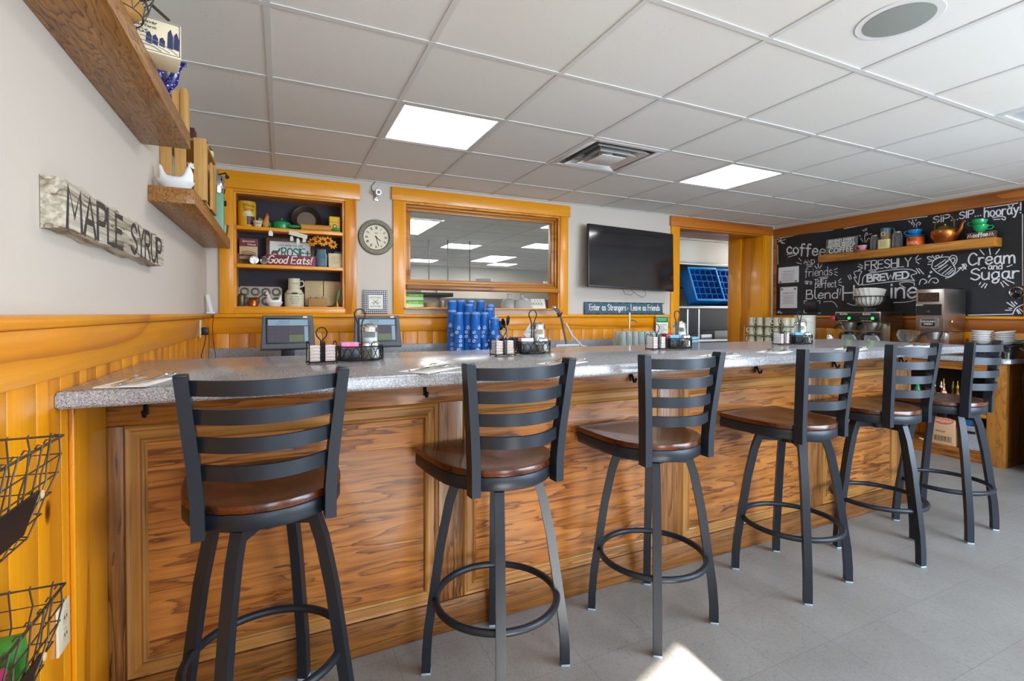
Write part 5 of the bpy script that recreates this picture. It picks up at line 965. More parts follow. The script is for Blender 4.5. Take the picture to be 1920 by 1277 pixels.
TXT = [('coffee', (.274, 2.006), (-.2, 1.918), .125, .016), ('AND', (.054, 1.854), (-.078, 1.845), .045, .007), ('friends', (.038, 1.698), (-.282, 1.696), .095, .0065), ('are', (.037, 1.612), (-.048, 1.599), .06, .006), ('THE', (-.078, 1.611), (-.191, 1.608), .047, .007),
       ('perfect', (-.087, 1.56), (-.33, 1.558), .08, .0065), ('Blend', (.018, 1.432), (-.347, 1.432), .10, .012), ('FRESHLY', (-.631, 1.731), (-1.055, 1.728), .086, .010), ('BREWED', (-.655, 1.598), (-1.035, 1.612), .066, .017), ('H', (-.405, 1.41), (-.52, 1.412), .15, .016),
       ('ine', (-.877, 1.42), (-1.11, 1.413), .16, .018), ('Cream', (-1.508, 1.697), (-1.821, 1.692), .105, .012), ('and', (-1.649, 1.649), (-1.741, 1.645), .05, .008), ('Sugar', (-1.529, 1.562), (-1.848, 1.561), .10, .012), ('SIP...', (-1.235, 2.126), (-1.427, 2.127), .059, .009), ('SIP...', (-1.437, 2.129), (-1.593, 2.134), .062, .009), ('hooray!', (-1.615, 2.114), (-1.857, 2.109), .085, .010)]
for s, a, c, h, w in TXT:
    b = MB(); write(b, s, CF @ Matrix.Translation((-a[0], a[1], 0)), h, w, width=a[0]-c[0], rise=c[1]-a[1]); o = b.build('chalk_lettering', CHALK, cb, 0)
CH = [[(0.395,1.876),(0.402,2.121)],[(0.38,2.202),(0.194,2.205)],[(-0.049,2.208),(-0.283,2.205)],[(-0.405,2.2),(-0.736,2.209),(-1.185,2.198)],[(-1.629,2.196),(-1.833,2.196)],[(-1.865,2.096),(-1.874,1.496)],[(-1.513,1.244),(-1.814,1.253)],[(0.37,2.166),(0.408,2.201)],[(0.37,2.166),(0.351,2.201)],[(0.37,2.166),(0.303,2.126)],[(0.37,2.166),(0.331,2.126)],[(0.37,2.166),(0.398,2.156)],[(0.37,2.166),(0.295,2.176)],[(0.145,1.874),(0.087,1.855)],[(0.12,1.927),(0.087,1.89)],[(-0.079,1.817),(-0.104,1.783)],[(-0.12,1.838),(-0.12,1.789)],[(-0.161,1.818),(-0.137,1.783)],[(-0.304,1.751),(-0.339,1.767)],[(-0.312,1.726),(-0.34,1.721)],[(-0.305,1.703),(-0.34,1.685)],[(-0.352,1.622),(-0.382,1.648)],[(-0.36,1.606),(-0.387,1.608)],[(-0.36,1.583),(-0.39,1.566)],[(0.274,1.985),(0.165,1.994)],[(0.255,1.954),(0.147,1.971)],[(0.023,1.834),(-0.054,1.833)],[(0.014,1.812),(-0.045,1.814)],[(-0.13,1.676),(-0.235,1.677)],[(-0.147,1.658),(-0.227,1.661)],[(-0.346,1.466),(-0.353,1.536)],[(-0.369,1.466),(-0.38,1.535)],[(-0.57,1.793),(-0.606,1.768)],[(-0.556,1.768),(-0.606,1.749)],[(-0.564,1.73),(-0.599,1.742)],[(-0.669,1.717),(-0.75,1.72)],[(-0.678,1.7),(-0.736,1.705)],[(-1.093,1.797),(-1.116,1.829)],[(-1.099,1.783),(-1.139,1.797)],[(-1.099,1.769),(-1.123,1.747)],[(-0.892,1.725),(-0.93,1.722)],[(-0.456,1.677),(-0.476,1.63)],[(-0.475,1.688),(-0.493,1.637)],[(-1.103,1.701),(-1.132,1.651)],[(-1.123,1.699),(-1.164,1.642)],[(-1.589,1.829),(-1.618,1.782)],[(-1.653,1.831),(-1.661,1.777)],[(-1.721,1.819),(-1.698,1.78)],[(-1.598,1.536),(-1.588,1.518)],[(-1.627,1.528),(-1.603,1.492)],[(-1.641,1.521),(-1.627,1.485)],[(-1.734,1.529),(-1.753,1.489)],[(-1.748,1.54),(-1.784,1.499)],[(-1.766,1.551),(-1.82,1.518)],[(-1.461,1.71),(-1.477,1.683)],[(-1.476,1.708),(-1.492,1.663)],[(-0.19,1.392),(-0.27,1.396)],[(-0.91,1.37),(-1.027,1.374),(-1.11,1.397)],[(-0.453,1.371),(-0.526,1.347),(-0.639,1.36)],[(-0.278,1.398),(-0.317,1.373),(-0.345,1.329)],[(-1.229,1.708),(-1.239,1.759),(-1.282,1.788),(-1.351,1.79),(-1.365,1.772),(-1.338,1.733),(-1.283,1.691),(-1.24,1.686),(-1.229,1.708)],[(-1.24,1.686),(-1.276,1.645),(-1.34,1.607),(-1.38,1.612),(-1.413,1.66),(-1.399,1.71),(-1.365,1.772)],[(-1.365,1.772),(-1.385,1.799),(-1.418,1.787),(-1.422,1.741),(-1.399,1.702)],[(-1.378,1.762),(-1.398,1.777),(-1.409,1.751),(-1.396,1.723)],[(-1.34,1.59),(-1.38,1.604),(-1.433,1.65),(-1.456,1.685),(-1.433,1.675)],[(-1.254,1.706),(-1.296,1.736),(-1.337,1.766)],[(-1.283,1.704),(-1.324,1.725),(-1.351,1.756)],[(-1.312,1.634),(-1.379,1.696)],[(-1.339,1.624),(-1.393,1.678)],[(-1.283,1.661),(-1.352,1.715)],[(-1.36,1.622),(-1.4,1.661)],[(-1.246,1.766),(-1.211,1.779),(-1.192,1.798),(-1.203,1.809),(-1.225,1.799)],[(-1.261,1.774),(-1.239,1.801),(-1.232,1.815)],[(-1.268,1.781),(-1.26,1.808),(-1.281,1.81),(-1.288,1.796),(-1.274,1.789)],[(-1.299,1.787),(-1.313,1.815)],[(-1.204,1.758),(-1.225,1.76)],[(-1.197,1.733),(-1.218,1.731)],[(-1.456,1.669),(-1.469,1.688)],[(-1.466,1.655),(-1.482,1.683),(-1.469,1.712)],[(-1.479,1.667),(-1.495,1.694),(-1.482,1.715)],[(-1.216,1.654),(-1.226,1.666),(-1.23,1.653),(-1.216,1.65)],[(-1.202,1.612),(-1.213,1.628),(-1.216,1.615),(-1.202,1.608)],[(-0.606,1.565),(-0.627,1.664),(-0.774,1.696),(-0.938,1.706),(-1.048,1.697),(-1.109,1.657),(-1.057,1.635),(-1.088,1.58),(-1.049,1.591),(-0.875,1.583),(-0.611,1.565)],[(-0.606,1.58),(-0.565,1.568),(-0.518,1.653),(-0.546,1.646),(-0.518,1.711),(-0.595,1.715),(-0.578,1.668),(-0.565,1.577)],[(-1.012,1.513),(-0.956,1.561),(-1.019,1.575),(-1.08,1.563),(-1.088,1.536)],[(-1.129,1.543),(-1.14,1.586),(-1.169,1.592),(-1.192,1.565),(-1.17,1.549)],[(-1.206,1.556),(-1.227,1.593),(-1.263,1.595),(-1.284,1.568),(-1.264,1.548),(-1.242,1.562)],[(-0.605,2.029),(-0.595,2.049),(-0.582,2.061),(-0.591,2.069)],[(-0.627,2.021),(-0.622,2.084),(-0.639,2.12),(-0.652,2.108),(-0.639,2.091)],[(-0.64,2.024),(-0.657,2.06),(-0.671,2.054)],[(-0.603,2.158),(-0.612,2.143)],[(-0.625,2.164),(-0.625,2.145)],[(-0.643,2.166),(-0.637,2.148)],[(-0.567,2.106),(-0.581,2.09)],[(-0.666,2.101),(-0.687,2.103)],[(-1.073,2.117),(-1.08,2.142),(-1.061,2.163),(-1.053,2.151),(-1.065,2.14)],[(-1.099,2.109),(-1.099,2.139),(-1.118,2.154),(-1.131,2.138),(-1.118,2.127)],[(-1.03,2.181),(-1.042,2.166)],[(-1.063,2.185),(-1.066,2.171)],[(-1.095,2.184),(-1.089,2.171)],[(-1.673,2.1),(-1.72,2.103),(-1.755,2.09),(-1.75,2.067),(-1.732,2.082)],[(-1.679,2.083),(-1.72,2.08)],[(-1.774,2.185),(-1.783,2.172)],[(-1.788,2.19),(-1.789,2.171)],[(-1.805,2.187),(-1.797,2.169)],[(-1.6,1.661),(-1.615,1.668),(-1.63,1.658)],[(-1.773,1.662),(-1.79,1.668),(-1.804,1.675)],[(-1.814,1.251),(-1.831,1.298),(-1.857,1.322),(-1.881,1.335)],[(-1.769,1.287),(-1.805,1.287)],[(-1.791,1.305),(-1.809,1.301)],[(-1.777,1.353),(-1.822,1.313)],[(-1.804,1.358),(-1.829,1.324)],[(-1.826,1.358),(-1.84,1.34)],[(-1.84,1.286),(-1.854,1.257)],[(-1.858,1.298),(-1.882,1.269)],[(-1.845,1.292),(-1.867,1.257)],[(0.043,1.38),(0.043,1.41),(0.012,1.409)],[(-0.117,1.406),(-0.145,1.402),(-0.145,1.373)],[(0.045,1.297),(0.045,1.267),(0.016,1.267)],[(-0.127,1.26),(-0.156,1.263)],[(0.388,1.29),(0.34,1.255)],[(0.387,1.264),(0.35,1.29)],[(0.397,1.272),(0.33,1.267)]]
for nm_, i0, i1 in (('chalk_border', 0, 7), ('chalk_burst', 7, 13), ('chalk_rays', 13, 59), ('chalk_cup', 59, 68), ('chalk_steam', 68, 79), ('chalk_banner', 79, 81), ('chalk_cloud', 81, 84), ('chalk_steam', 84, 97), ('chalk_flourish', 97, 104), ('chalk_sunburst', 104, 113), ('chalk_bracket', 113, 117), ('chalk_burst', 117, 123)):
    b = MB()
    for p in CH[i0:i1]:
        if abs(p[0][0]+1.788) < .0015: continue
        ribbon(b, smooth([(-y, z) for y, z in p]), .0075, CF)
        if nm_ in ('chalk_rays', 'chalk_border'): b.build(nm_.replace('rays', 'ray'), CHALK, cb, 0); b = MB()
    if nm_ not in ('chalk_rays', 'chalk_border'): b.build(nm_, CHALK, cb, 0)
    else: b.bm.free()
# papers, magnets, knob, outlet
for k, (y, z, w, h, lab, hd) in enumerate(((.25, 1.735, .27, .195, 'upper white certificate pinned at the left end of the chalkboard', 'CERTIFICATE'), (.245, 1.455, .225, .26, 'lower white notice with EXPIRES 2019 pinned at the left end of the chalkboard', 'EXPIRES 2019'))):
    t = thing('certificate', lab, 'paper'); fr = CF @ Matrix.Translation((-y, z, .001)); MB().prism([(-w/2, -h/2), (w/2, -h/2), (w/2, h/2), (-w/2, h/2)], 0, .0012, fr).build('sheet', mat('cool_paper', '#dfe1e6', .8), t); text('print', hd, .026, mat('print_cool', '#6d707a', .8), t, fr @ Matrix.Translation((0, h*.2, .0013)))
    b = MB()
    for i in range(7): ribbon(b, [(-w*.35+.01*(i % 3), h*.08-.016*i), (w*.3-.02*(i % 2), h*.08-.016*i)], .004, fr @ Matrix.Translation((0, 0, .0013)))
    b.build('print', _M['print_cool'], t)
    for sx in (-1, 1): MB().cyl(fr @ Vector((sx*w*.38, -h*.42 if k == 0 else h*.40, .0012)), fr @ Vector((sx*w*.38, -h*.42 if k == 0 else h*.40, .012)), .012).build('seal', mat('seal_gold', '#8a8068', .4, .5), t)
t = thing('wall_outlet', 'black triple wall outlet at the lower left of the chalkboard', 'outlet'); fr = CF @ Matrix.Translation((.045, 1.335, 0)); MB().box((0, 0, .004), (.14, .115, .008), .002, fr).build('plate', mat('outlet_black', '#1b1614', .35), t)
for k in range(3): MB().prism(arc(-.042+.042*k, 0, .014, 0, 360, 12)[:-1], .0081, .0105, fr).build('socket', BLACK, t)
t = thing('round_knob', 'round glossy dark knob with chrome ring on the chalkboard at the right edge', 'knob'); fr = CF @ Matrix.Translation((1.838, 1.435, 0)); MB().lathe([(.052, 0), (.052, .006), (.044, .012), (.040, .008), (.040, 0)], 28, (0, 0, 0), fr).build('ring', CHROME, t); MB().lathe([(.0395, 0), (.038, .012), (.02, .02), (0, .022)], 28, (0, 0, 0), fr).build('face', mat('gloss_black', '#0b0b0d', .08, coat=.6), t)
# ---------------------------------------------------------------- oak shelf in front of the board
OAK_RS = wood('oak_shelf_right', '#c8852c', '#b87420', '#7a4511', 'Y', scale=6, stretch=.08, rings=8, rough=.38, fiber=.4, thin=.16)
tag(MB().bx(5.575, XR-.0085, -1.737, -.205, 1.838, 1.916, .003).build('floating_shelf', OAK_RS), 'oak shelf board across the chalkboard carrying cups and kettle', 'shelf')
ZS = 1.9165; FRN = lambda y, z, x=5.60: frame((x, y, z), (0, -1, 0), (0, 0, 1))
t = thing('slogan_sign', 'grey sign reading BEHIND EVERY SUCCESSFUL PERSON, at the left of the shelf', 'sign', (5.655, -.41, ZS)); m = Matrix.Rotation(R(4), 4, 'Y'); MB().box((0, 0, .09), (.02, .335, .18), .002, m).build('block', mat('sign_grey', '#6b6c6b', .7), t); fr = m @ frame((-.0103, 0, .09), (0, -1, 0), (0, 0, 1)); LT = mat('sign_pale', '#e3e4da', .7)
for s, z, sz, xs in (('BEHIND EVERY', .06, .049, .86), ('SUCCESSFUL PERSON IS A', .027, .032, .75), ('SUBSTANTIAL AMOUNT OF', .0, .032, .75), ('COFFEE', -.048, .082, .93)): text('print', s, sz, LT, t, fr @ Matrix.Translation((0, z, 0)), xs=xs, bold=.0012)
def teacup(name, loc, m, lab, rz=0, r=.045, h=.055, saucer=True, group=None):
    t = thing(name, lab, 'cup', loc, rz, group); z = .012 if saucer else 0
    MB().lathe([(r*.45, z), (r*.5, z+.003), (r*.82, z+h*.35), (r, z+h*.9), (r*1.02, z+h), (r*.95, z+h), (r*.78, z+h*.4), (r*.4, z+.008)], 24).build('cup', m, t)
    MB().tube([(r*.92, 0, z+h*.8), (r*1.4, 0, z+h*.85), (r*1.55, 0, z+h*.6), (r*1.3, 0, z+h*.32), (r*.8, 0, z+h*.3)], .0045, 8).build('handle', m, t)
    if saucer: MB().lathe([(r*.7, 0), (r*.9, .002), (r*1.45, .010), (r*1.5, .0125), (r*1.4, .0125), (r*.8, .006), (0, .006)], 28).build('saucer', m, t)
    return t
PINKC = mat('pink_china', '#dd9aa6', .3, coat=.4); CYAN = mat('blue_china', '#1b86c8', .25, coat=.5); GRNC = mat('green_china', '#0fa35a', .25, coat=.5)
teacup('teacup', (5.635, -.645, ZS), PINKC, 'pink fluted teacup on a saucer on the right wall shelf', R(90), .046, .052)
DARKJ = mat('jar_brown_fill', '#3a2018', .8); LIDG = mat('zinc_lid', '#8c8878', .4, .7)
def mason(loc, lab, fill, h, r):
    t = thing('mason_jar', lab, 'jar', loc, 0, 'glass jars on the right wall shelf'); MB().lathe([(r*.9, 0), (r, .006), (r, h*.72), (r*.8, h*.86), (r*.8, h*.9), (r*.74, h*.9), (r*.92, h*.7), (r*.92, .008)], 22).build('glass', GLASS, t); MB().lathe([(r*.9, .007), (r*.9, h*.68), (0, h*.7)], 20).build('beans', fill, t); MB().lathe([(r*.84, h*.9), (r*.84, h), (0, h)], 22).build('lid', LIDG, t)
mason((5.64, -.762, ZS), 'dark glass jar left of the printed card on the right wall shelf', DARKJ, .155, .042); mason((5.635, -.972, ZS), 'dark glass jar right of the printed card on the right wall shelf', mat('jar_red_fill', '#3c1d1c', .8), .16, .046)
t = thing('printed_box', 'small cream printed box under the striped mug', 'box', (5.635, -.866, ZS)); MB().box((0, 0, .048), (.085, .10, .096), .002).build('box', mat('box_cream', '#ddd29a', .7), t); fr = frame((-.043, 0, .05), (0, -1, 0), (0, 0, 1))
b = MB()
for k in range(5): ribbon(b, [(-.03+.008*(k % 2), .025-.012*k), (.03-.008*(k % 2), .025-.012*k)], .003, fr)
b.build('print', mat('print_olive', '#8d8050', .8), t)
t = thing('stoneware_mug', 'blue and brown glazed mug with a round emblem standing on the cream box', 'mug', (5.635, -.866, ZS+.0965)); MB().lathe([(.043, 0), (.047, .004), (.047, .06), (.046, .062)], 26).build('brown_glaze', mat('mug_brown', '#8a6a45', .3, coat=.4), t); MB().lathe([(.0462, .0622), (.047, .112), (.043, .113), (.042, .01), (0, .008)], 26).build('blue_glaze', mat('mug_teal', '#3f5f68', .3, coat=.4), t); MB().tube([(0, -.045, .10), (0, -.072, .10), (0, -.08, .075), (0, -.068, .045), (0, -.045, .035)], .0055, 8).build('handle', _M['mug_teal'], t)
fr = frame((-.0478, 0, .055), (0, -1, 0), (0, 0, 1)); e = MB().prism(arc(0, 0, .025, 0, 360, 20)[:-1], -.004, .0, fr).build('emblem', CREAM, t); MB().prism([(0, .017), (.008, 0), (.004, -.014), (-.004, -.014), (-.008, 0)], .0002, .0012, fr).build('flame_mark', BLACK, e); b = MB(); ribbon(b, arc(0, 0, .020, 0, 360, 20), .003, fr @ Matrix.Translation((0, 0, .0002))); b.build('ring_mark', BLACK, e)
t = thing('orange_tin', 'round orange tin under the blue teacup', 'tin', (5.63, -1.13, ZS)); MB().lathe([(.066, 0), (.070, .003), (.070, .078), (.068, .082), (0, .082)], 32).build('tin', ORANGE, t)
for s, z, c in (('BLISS', .058, INK), ('BLACK', .025, CREAM)):
    o = text('print', s, .032, c, t, Matrix.Identity(4), ex=.0004)
    for v in o.data.vertices: a = v.co.x/.0705; v.co = Vector((-math.cos(a)*(.0706+v.co.z), -math.sin(a)*(.0706+v.co.z), z+v.co.y))
teacup('teacup', (5.622, -1.13, ZS+.0825), CYAN, 'bright blue teacup on a wide saucer standing on the orange tin', R(110), .056, .058)
t = thing('copper_kettle', 'hammered copper kettle with brass lid and hoop handle on the shelf', 'kettle', (5.602, -1.375, ZS)); MB().lathe([(.066, 0), (.072, .006), (.098, .05), (.105, .085), (.104, .10)], 32).build('body', COPPER, t); MB().lathe([(.1035, .1002), (.098, .112), (.07, .128), (.05, .134), (.046, .142), (.02, .152), (.01, .155), (.012, .165), (.008, .172), (0, .173)], 32).build('lid', BRASS, t)
MB().tube([(-.02, -.085, .06), (-.03, -.118, .075), (-.035, -.138, .11), (-.04, -.147, .145), (-.045, -.16, .165), (-.05, -.17, .162)], [.02, .017, .013, .011, .009, .008], 12).build('spout', COPPER, t); MB().bar([(0, .075, .125), (0, .07, .19), (0, .045, .235), (0, 0, .25), (0, -.045, .235), (0, -.07, .19), (0, -.075, .125)], .016, .005, (1, 0, 0)).build('handle', BRASS, t)
t = thing('coffee_block', 'small brown wood block reading coffee at the right end of the shelf', 'sign', (5.63, -1.63, ZS)); MB().box((0, 0, .03), (.05, .19, .06), .002).build('block', mat('block_brown', '#5a3a2a', .6), t); b = MB(); fr = frame((-.0252, .05, .016), (0, -1, 0), (0, 0, 1)); write(b, 'coffee', fr, .036, .006, width=.10); b.build('lettering', PAPER, t, 0)
for s in (-1, 1): b = MB(); ribbon(b, [(.05+s*(.06+.007*i), (.03 if i % 2 else .0)) for i in range(5)], .004, fr); b.build('zigzag', PAPER, t, 0)
teacup('green_cup', (5.632, -1.62, ZS+.0605), GRNC, 'lower green cup of the pair stacked on the coffee block', R(-75), .054, .06, False, 'stacked green cups'); teacup('green_cup', (5.632, -1.612, ZS+.108), GRNC, 'upper tilted green cup of the pair stacked on the coffee block', R(95), .054, .058, False, 'stacked green cups').rotation_euler = (R(8), 0, R(95))
# ================================================================ machines and crockery on the right counter
ZR = .8905
t = thing('coffee_brewer', 'stainless twin coffee brewer with two green lights under the chalkboard', 'coffee maker'); BRW = mat('brushed_steel', '#a79e8c', .3, 1)
MB().bx(5.28, 5.66, -1.02, -.585, 1.168, 1.275, .006).build('brew_head', BRW, t); MB().bx(5.44, 5.66, -1.02, -.585, .93, 1.1675, .004).build('column', BRW, t); MB().bx(5.28, 5.66, -1.02, -.585, ZR, .929, .004).build('base', BRW, t)
MB().bx(5.276, 5.2795, -1.01, -.595, 1.178, 1.262, .002).build('black_panel', BLACK, t); GL_ = mat('green_led', '#18ff3a', .3, emit=5); KEYM = mat('key_dark', '#35363b', .4)
for s in (-.675, -.895):
    fr = frame((5.2757, s, 1.22), (0, -1, 0), (0, 0, 1)); text('maker_name', 'BUNN', .026, PAPER, t, fr @ Matrix.Translation((0, .03, 0)))
    for k in range(4): MB().box((-.055+.022*k, -.012, .002), (.016, .024, .004), .001, fr).build('switch', KEYM, t)
    MB().prism(arc(.055, -.01, .0125, 0, 360, 16)[:-1], 0, .004, fr).build('green_light', GL_, t); text('print', 'ON/OFF  WARM  READY', .009, PAPER, t, fr @ Matrix.Translation((0, -.036, 0)))
    MB().lathe([(.052, -.075), (.058, -.07), (.076, -.012), (.078, 0), (.072, 0), (.05, -.066), (0, -.068)], 24, (5.36, s, 1.165)).build('filter_funnel', STEEL, t); MB().bar([(5.285, s+.03, 1.145), (5.25, s+.045, 1.135), (5.22, s+.055, 1.105)], .022, .018, (0, 1, 0)).build('funnel_handle', BLACK, t)
MB().cyl((5.276, -.572, 1.21), (5.255, -.565, 1.208), .024, .02, 16).build('red_tap', RED, t)
def decanter(loc, rz, lab):
    t = thing('decanter', lab, 'coffee pot', loc, rz, 'glass coffee decanters'); MB().lathe([(.052, 0), (.064, .008), (.074, .045), (.066, .085), (.045, .112), (.043, .112), (.063, .084), (.071, .045), (.06, .01)], 24).build('glass', GLASS, t); MB().lathe([(.046, .1122), (.047, .13), (.035, .142), (0, .143)], 24).build('black_collar', BLACK, t); MB().bar([(.045, 0, .128), (.09, 0, .125), (.105, 0, .10), (.098, 0, .045)], .02, .012, (0, 1, 0)).build('handle', BLACK, t)
    fr = frame((-.03, -.0655, .05), (1, -.4, 0), (0, 0, 1)); MB().prism([(-.012, -.016), (.012, -.016), (.014, .004), (0, .02), (-.014, .004)], 0, .002, fr).build('drip_mark', CREAM, t)
    return t
decanter((5.355, -.682, .9295), R(165), 'glass coffee decanter on the left burner of the brewer'); decanter((5.355, -.90, .9295), R(165), 'glass coffee decanter on the right burner of the brewer')
tag(MB().bx(5.36, 5.56, -1.29, -1.04, ZR, .96, .004).build('warmer_plate', mat('warmer_brown', '#6a4a36', .4)), 'low brown warming plate between the brewer and the grinder', 'warmer')
DC = decanter((5.45, -1.15, .9605), R(120), 'upturned glass decanter on the warming plate between brewer and grinder'); DC.rotation_euler = (R(180), 0, R(30)); DC.location.z = 1.104
t = thing('filter_basket', 'black wire basket of white paper coffee filters on top of the brewer', 'basket', (5.47, -.81, 1.2755)); b = MB().tube(circ(.13, .13, .155, 32), .005, 6, True).tube(circ(.05, .05, .004, 20), .004, 6, True); b.build('rim', WIRE, t)
b = MB()
for k in range(20): a = k*math.pi/10; b.tube([(.05*math.cos(a), .05*math.sin(a), .004), (.05*math.cos(a), .05*math.sin(a), .04), (.10*math.cos(a), .10*math.sin(a), .07), (.128*math.cos(a), .128*math.sin(a), .11), (.13*math.cos(a), .13*math.sin(a), .155)], .003, 5)
b.build('bowl_wires', WIRE, t)
FIL = mat('filter_paper', '#d9d5c9', .9)
for k in range(5):
    n = 36; rg = []
    for r, z in ((.05, 0), (.085, .012), (.116, .055), (.122+.006*k, .10+.008*k), (.120+.006*k, .102+.008*k), (.05, .004)): rg.append([Vector(((r+.004*math.cos(18*q))*math.cos(q), (r+.004*math.cos(18*q))*math.sin(q), z)) for q in [2*math.pi*i/n for i in range(n)]])
    o = tag(MB().loft(rg, True, True).build('coffee_filter', FIL), 'white fluted paper coffee filter nested in the basket on the brewer', 'coffee filter', 'paper filters nested on the brewer'); o.location = (5.47, -.81, 1.33+.022*k); o.rotation_euler = (R(3*(k-2)), R(4 if k > 2 else 0), k*.3); o.scale = (.93, .93, .62)
t = thing('coffee_grinder', 'tall stainless coffee grinder with a bean window on the right counter', 'coffee grinder'); GRS = mat('grinder_steel', '#bfb9b4', .3, 1); GRX = mat('grinder_side', '#8b7a70', .32, 1)
MB().bx(5.29, 5.66, -1.515, -1.305, 1.098, 1.475, .005).build('cabinet', GRS, t); MB().bx(5.42, 5.66, -1.50, -1.32, .905, 1.0975, .004).build('column', GRS, t); MB().bx(5.27, 5.66, -1.515, -1.305, ZR, .9045, .004).build('base', GRS, t); MB().bx(5.40, 5.645, -1.50, -1.32, 1.4755, 1.489, .004).build('lid', BLACK, t)
fr = frame((5.2895, -1.41, 1.286), (0, -1, 0), (0, 0, 1)); BEAN = mat('coffee_beans', '#3a2114', .6)
def _be():
    k = NT(BEAN); v = k.n('TexVoronoi', Scale=130); k.l(k.coords(), v.inputs['Vector']); k.l(k.ramp(v.outputs['Distance'], [(.1, '#8a5a34'), (.35, '#4a2a18'), (.6, '#1d0f08')]), k.b.inputs['Base Color'])
_be()
MB().prism([(-.088, .075), (.07, .075), (.07, .158), (-.088, .158)], 0, .003, fr).build('bean_window', BEAN, t); MB().prism([(-.10, -.045), (.09, -.045), (.09, .055), (-.10, .055)], 0, .003, fr).build('black_panel', BLACK, t); text('maker_name', 'BUNN', .02, PAPER, t, fr @ Matrix.Translation((-.075, .047, .0031))); MB().box((-.01, -.012, .006), (.03, .025, .012), .002, fr).build('rocker_switch', KEYM, t)
rp = lambda w, h, r: [(sx*(w-r)+r*math.cos(R(a)), sy*(h-r)+r*math.sin(R(a))) for sx, sy, a0 in ((1, 1, 0), (-1, 1, 90), (-1, -1, 180), (1, -1, 270)) for a in (a0, a0+30, a0+60, a0+90)]
MB().prism(rp(.075, .052, .025), 0, .006, fr @ Matrix.Translation((-.005, -.112, 0))).build('door_ring', CHROME, t); MB().prism(rp(.066, .044, .02), .0061, .008, fr @ Matrix.Translation((-.005, -.112, 0))).build('door', GRS, t); MB().prism(rp(.05, .03, .008), .0081, .010, fr @ Matrix.Translation((-.005, -.112, 0))).build('label', BLACK, t)
text('print', 'GROUND', .024, PAPER, t, fr @ Matrix.Translation((-.005, -.100, .0105))); text('print', 'FRESH', .024, PAPER, t, fr @ Matrix.Translation((-.005, -.123, .0105)))
MB().lathe([(.05, -.07), (.058, -.066), (.075, -.015), (.077, 0), (.07, 0), (0, -.06)], 24, (5.35, -1.41, 1.092)).build('funnel', STEEL, t); MB().bar([(5.28, -1.38, 1.075), (5.24, -1.36, 1.06), (5.215, -1.35, 1.0)], .022, .016, (0, 1, 0)).build('funnel_handle', BLACK, t); b = MB(); f2 = frame((5.4195, -1.41, .955), (0, -1, 0), (0, 0, 1)); MB().prism(rp(.062, .03, .01), 0, .004, f2).build('chute_plate', CHROME, t); MB().prism(rp(.054, .023, .008), .0041, .006, f2).build('chute_label', mat('plum_label', '#3b2430', .4), t); MB().tube([(5.41, -1.5155, 1.20), (5.41, -1.522, 1.195), (5.41, -1.522, 1.18)], .008).build('brass_latch', BRASS, t)
t = thing('lidded_bucket', 'white plastic bucket with a round label left of the brewer', 'bucket', (5.32, -.235, ZR)); MB().lathe([(.092, 0), (.096, .004), (.103, .325), (.108, .328), (.108, .345), (.10, .348), (0, .348)], 32).build('bucket', mat('bucket_white', '#d5d2c6', .45), t); b = MB()
for z in (.15, .27): b.tube(circ(.1045, .1045, z, 32), .003, 6, True)
b.build('band', mat('bucket_band', '#c2bfb2', .45), t); b = MB(); f3 = lambda p: Vector((-math.cos(p[0])*.1062, -math.sin(p[0])*.1062, p[1])); b.tube([f3((a[0], a[1])) for a in arc(.35, .26, .38, 0, 360, 24, .045)], .0018, 4); b.build('oval_mark', INK, t)
for v, z in (('MAPLE', .268), ('SUGAR', .25)):
    o = text('print', v, .02, INK, t, Matrix.Identity(4), ex=.0003)
    for q in o.data.vertices: a = q.co.x/.105+.35; q.co = Vector((-math.cos(a)*(.1052+q.co.z), -math.sin(a)*(.1052+q.co.z), z+q.co.y))
t = thing('salt_canister', 'small white shaker with a chrome top beside the brewer', 'shaker', (5.30, -.525, ZR)); MB().lathe([(.028, 0), (.03, .004), (.03, .12)], 20).build('body', WHITE, t); MB().lathe([(.0305, .1202), (.0305, .135), (.02, .15), (0, .152)], 20).build('cap', CHROME, t)
# mug rack and mugs
MUGC = mat('mug_cream', '#cfc8ae', .4, coat=.15); RK = mat('rack_green_grey', '#8e9483', .5)
t = thing('mug_rack', 'three tier wire tray rack of cream mugs in the right back corner', 'rack', (5.17, .07, ZR))
for k in range(3): MB().box((0, 0, .006+.108*k), (.24, .56, .006), .002).build('tray', RK, t)
for sx in (-1, 1):
    for sy in (-1, 1): MB().cyl((sx*.112, sy*.272, 0), (sx*.112, sy*.272, .225), .004, n=8).build('upright', RK, t)
MG = thing('diner_mug', 'x', 'mug', group='cream mugs on the tray rack'); MB().lathe([(.034, 0), (.038, .003), (.041, .03), (.040, .06), (.042, .092), (.044, .095), (.040, .095), (.037, .06), (.037, .008)], 20).build('cup', MUGC, MG); MB().tube([(.04, 0, .075), (.06, 0, .077), (.066, 0, .055), (.058, 0, .032), (.04, 0, .028)], .0055, 8).build('handle', MUGC, MG)
MKP = MB(); ribbon(MKP, smooth([(-.008, .0), (0, .012), (.008, -.006), (.0, -.012)]), .0025, frame((-.0415, 0, .05), (0, -1, 0), (0, 0, 1))); MKP.build('mark', mat('mug_print', '#7a7564', .8), MG)
nm = ('bottom', 'middle', 'top'); ps = ('leftmost', 'second', 'middle', 'fourth', 'rightmost')
